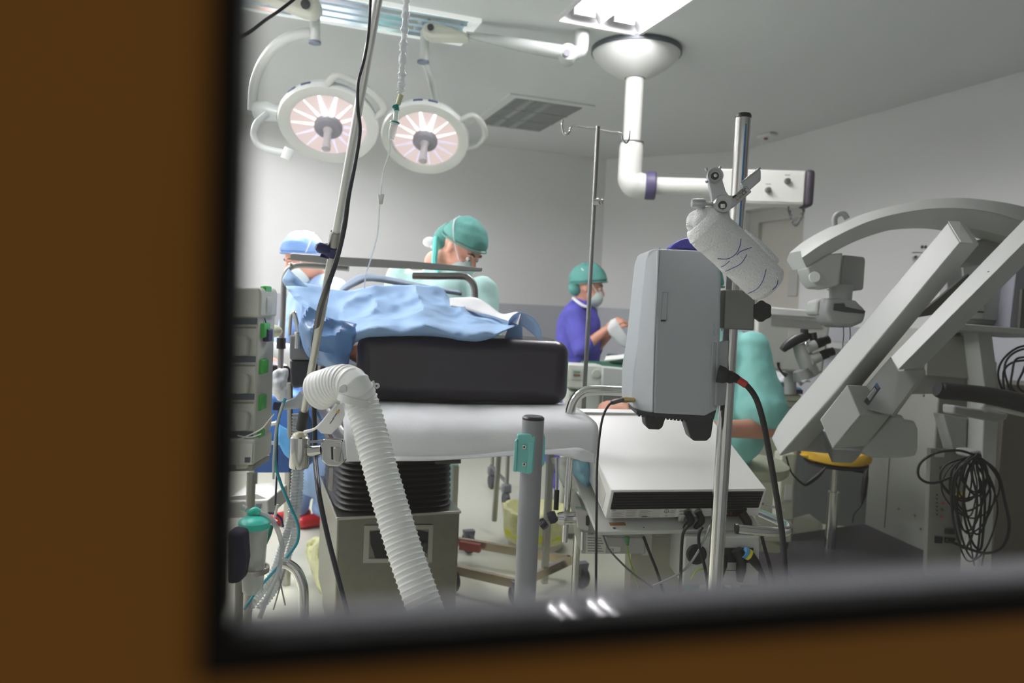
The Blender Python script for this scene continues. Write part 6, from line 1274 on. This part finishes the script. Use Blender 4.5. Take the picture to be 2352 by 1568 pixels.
obj('blue_line', MB().tube(PP([(592, 722), (606, 728), (612, 745), (612, 756)], 2.05), .0016, 6, curve=5), mat('blue_line', (70, 84, 170), .5), t)
# draped blue tables at the left
t = TM('blue_draped_table', Z(630, 1090, 0), 'table under a strong blue cloth with white edge at the far left', 'table')
bcl = mat('strong_blue_cloth', (52, 106, 180), .7, bump=.2, scale=30)
A_, B_ = P(560, 905, 3.3), P(700, 900, 3.3)
obj('cloth_front', hbox(A_, B_, .4, P(600, 1085, 3.3).z, P(600, 905, 3.3).z), bcl, t, bev=.02, disp=None)
obj('white_edge', MB().prism(PP([(588, 1014), (690, 1014), (690, 1022), (588, 1022)], 3.27), Fv*.02), mat('pale_edge', (180, 190, 205), .6), t)
obj('lower_cloth', MB().prism(PP([(586, 1024), (664, 1024), (664, 1085), (584, 1085)], 3.26), Fv*.03), mat('darker_blue_cloth', (32, 72, 130), .7), t)
obj('leg', MB().tube([V((A_.x+.05, A_.y+.1, 0)), V((A_.x+.05, A_.y+.1, .7))], .02, 10), steel, t)
obj('leg', MB().tube([V((B_.x-.05, B_.y+.1, 0)), V((B_.x-.05, B_.y+.1, .7))], .02, 10), steel, t)
obj('cross_rod', MB().tube(PP([(585, 982, 3.1), (620, 975, 3.1), (640, 970, 3.1)]), .008, 8), steel, t)
obj('hanging_cloth', patch([PP([(642, 975, 2.7), (640, 1010, 2.7), (652, 1040, 2.7), (664, 1052, 2.7)]), PP([(664, 985, 2.68), (668, 1010, 2.68), (672, 1040, 2.68), (676, 1055, 2.68)]), PP([(690, 975, 2.7), (692, 1010, 2.7), (692, 1040, 2.7), (690, 1060, 2.7)])], 5, 5, .01, 14), mat('sky_blue_cloth', (84, 160, 220), .6), t, 'sky-blue cloth end', solid=.003)
# crumpled white bag and fittings
wbag = mat('white_film', (216, 220, 226), .4, bump=.3, scale=60)
bgm_ = MB().ell(P(640, 880, 2.45), (.028, .03, .05)).ell(P(636, 864, 2.45), (.022, .02, .018)).ell(P(648, 900, 2.45), (.024, .02, .03)).ell(P(652, 858, 2.45), (.018, .018, .022))
tag(obj('breathing_bag', bgm_, wbag, remesh=.006, smooth=2, disp=(.02, .03)), 'crumpled white breathing bag hanging left of the grey and black mount', 'bag')
t = TM('breathing_circuit', P(640, 1390, 2.1), 'pair of clear corrugated breathing tubes with fittings running down at the left', 'tubing')
ctm = mat('clear_corrugated', (205, 210, 212), .25, alpha=.7)
def corr(pts, r, m, amp=.0018, step=.009):
    f_, _ = spline([V(p) for p in pts], [0]*len(pts), 24); f_ = resamp(f_, int(sum((a-b).length for a, b in zip(f_, f_[1:]))/step*5)); return MB().tube(f_, [r+amp*cos(2*pi*i/5) for i in range(len(f_))], 16)
obj('corrugated_tube', corr(PP([(680, 950, 2.1), (680, 1040, 2.1), (676, 1120, 2.1), (668, 1190, 2.1), (652, 1240, 2.1), (632, 1300, 2.1), (608, 1350, 2.08), (570, 1400, 2.05)]), .0105, ctm), ctm, t)
obj('corrugated_tube', corr(PP([(690, 950, 2.12), (690, 1040, 2.12), (687, 1120, 2.12), (680, 1190, 2.12), (672, 1240, 2.12), (652, 1300, 2.12), (632, 1350, 2.1), (595, 1400, 2.06)]), .0105, ctm), ctm, t)
obj('y_piece', MB().tube(PP([(650, 932, 2.08), (668, 928, 2.08), (690, 922, 2.08), (702, 905, 2.08)]), [.012, .014, .02, .018], 14, curve=3), mat('translucent_fitting', (206, 210, 212), .2, alpha=.8), t)
obj('violet_cap', MB().tube(PP([(630, 932, 2.06), (648, 934, 2.06)]), .0125, 14), MATS['navy_clamp'], t)
obj('teal_sampling_line', MB().tube(PP([(655, 915, 2.0), (644, 945, 2.0), (634, 1000, 2.0), (632, 1060, 2.0), (645, 1110, 2.0), (668, 1165, 2.0), (684, 1205, 2.0), (684, 1240, 2.0), (668, 1268, 2.0), (640, 1300, 2.0), (595, 1350, 1.98), (560, 1400, 1.95)]), .0042, 10, curve=6), mat('teal_line', (40, 150, 165), .35), t)
obj('pale_line', MB().tube(PP([(650, 925, 1.98), (635, 980, 1.98), (629, 1050, 1.98), (628, 1100, 1.98)]), .0032, 8, curve=5), mat('pale_line', (190, 200, 196), .35), t)
obj('dark_line', MB().tube(PP([(640, 940, 2.2), (637, 1000, 2.2), (636, 1080, 2.2), (632, 1160, 2.2)]), .003, 8, curve=5), mat('dark_blue_line', (30, 34, 60), .4), t)
# canister and small items
t = TM('suction_canister', P(582, 1365, 1.75), 'clear suction canister with a teal lid at the lower left edge', 'canister')
cb0 = P(580, 1360, 1.75); ctp = P(584, 1200, 1.75); hz = (ctp-cb0).dot(UP)
obj('canister_body', MB().lathe([(0, 0), (.02, 0), (.024, .006), (.0325, hz), (.03, hz), (.022, .01), (0, .01)], cb0, UP, 32), mat('canister_clear', (190, 194, 190), .15, alpha=.55), t)
tl_ = mat('bright_teal_lid', (60, 200, 180), .35)
ld = obj('lid', MB().lathe([(0, -.008), (.036, -.008), (.0365, .006), (.031, .012), (.015, .018), (0, .018)], V((cb0.x, cb0.y, cb0.z+hz)), UP, 32), tl_, t)
obj('elbow_port', MB().tube(PP([(572, 1180, 1.75), (586, 1172, 1.75), (597, 1178, 1.75)]), [.008, .009, .0065], 14, curve=4), tl_, ld)
obj('white_cap', MB().tube(PP([(555, 1166, 1.75), (566, 1170, 1.75)]), [.009, .007], 12), white_paint, ld)
obj('suction_tube', MB().tube(PP([(596, 1177, 1.75), (615, 1185, 1.75), (632, 1205, 1.75), (644, 1235, 1.75), (648, 1265, 1.75), (640, 1310, 1.75), (618, 1360, 1.74), (596, 1420, 1.72)]), .0058, 12, curve=6), mat('clear_pvc', (196, 200, 204), .15, alpha=.6), t)
obj('side_pouch', MB().prism(PP([(520, 1220), (556, 1225), (560, 1290), (552, 1340), (520, 1345)], 1.6), Fh*.05), mat('violet_black_fabric', (40, 34, 62), .8), t, 'dark violet fabric pouch', bev=.01)
obj('holder_pole', MB().tube([V((cb0.x-.03, cb0.y+.05, .0)), V((cb0.x-.03, cb0.y+.05, cb0.z+.1))], .01, 12), steel, t)
obj('holder_ring', MB().lathe([(.033, 0), (.037, 0), (.037, .012), (.033, .012)], cb0+UP*.05, UP, 28), steel, t)
t = TM('small_monitor', P(580, 1190, 2.3), 'small white boxed device with a little grey screen behind the suction canister', 'device')
obj('case', MB().prism(PP([(520, 1152), (615, 1148), (617, 1188), (520, 1190)], 2.3), Fh*.2), mat('device_white', (214, 214, 208), .45), t, bev=.004)
obj('lid_top', MB().prism(PP([(530, 1140), (590, 1134), (618, 1147), (520, 1153)], 2.32), Fh*.15), mat('device_top', (222, 222, 218), .4), t)
obj('screen', MB().prism(PP([(587, 1157), (600, 1157), (599, 1168), (587, 1168)], 2.295), Fv*.006), mat('screen_grey', (120, 128, 140), .3), t)
t = TM('suction_wand', P(612, 1250, 2.0), 'green-handled suction wand leaning at the lower left', 'wand')
obj('handle', MB().tube(PP([(625, 1205, 2.0), (617, 1228, 2.0), (610, 1247, 2.0)]), [.0055, .007, .0055], 12), mat('deep_teal', (20, 110, 98), .4), t)
obj('magenta_ring', MB().lathe([(.004, -.004), (.01, -.004), (.01, .004), (.004, .004)], P(629, 1197, 2.0), Uv+Rv*.3, 16), mat('magenta', (160, 40, 90), .4), t)
obj('tip', MB().tube(PP([(638, 1158, 2.0), (630, 1190, 2.0)]), .0035, 8), white_paint, t); obj('stem', MB().tube(PP([(610, 1247, 2.0), (602, 1290, 2.0)]), .003, 8), mat('pale_line', (190, 200, 196), .35), t)
tag(obj('blue_hook', MB().tube(PP([(616, 1178), (632, 1180), (646, 1192), (650, 1210)], 2.05), .0035, 8, curve=5), navy), 'dark blue curved tube loop beside the suction wand', 'tube')
t = TM('chrome_rail', P(700, 1420, 1.9), 'curved chrome tube end rising in front of the yellow bag', 'rail')
obj('bent_tube', MB().tube(PP([(646, 1292, 1.9), (662, 1296, 1.9), (680, 1310, 1.9), (692, 1335, 1.9), (697, 1365, 1.9), (697, 1450, 1.9)]), .0132, 18, curve=5), chrome, t)
obj('wire_basket', MB().tube(PP([(638, 1310), (655, 1390)], 2.1), .0022, 6), dull_steel, t); obj('wire_basket', MB().tube(PP([(655, 1305), (628, 1400)], 2.1), .0022, 6), dull_steel, t)
t = TM('injector_pen', P(612, 955, 2.3), 'upright brown and white syringe body beside the crumpled white bag', 'syringe')
obj('barrel', MB().tube(PP([(614, 905, 2.3), (613, 935, 2.3)]), .0105, 14), mat('barrel_grey', (160, 160, 156), .4), t)
obj('brown_cap', MB().tube(PP([(615, 886, 2.3), (614, 905, 2.3)]), [.004, .0105], 14), mat('brown_grey', (110, 96, 88), .5), t)
obj('dark_foot', MB().tube(PP([(613, 935, 2.3), (612, 955, 2.3)]), [.005, .012], 12), MATS['navy_clamp'], t)
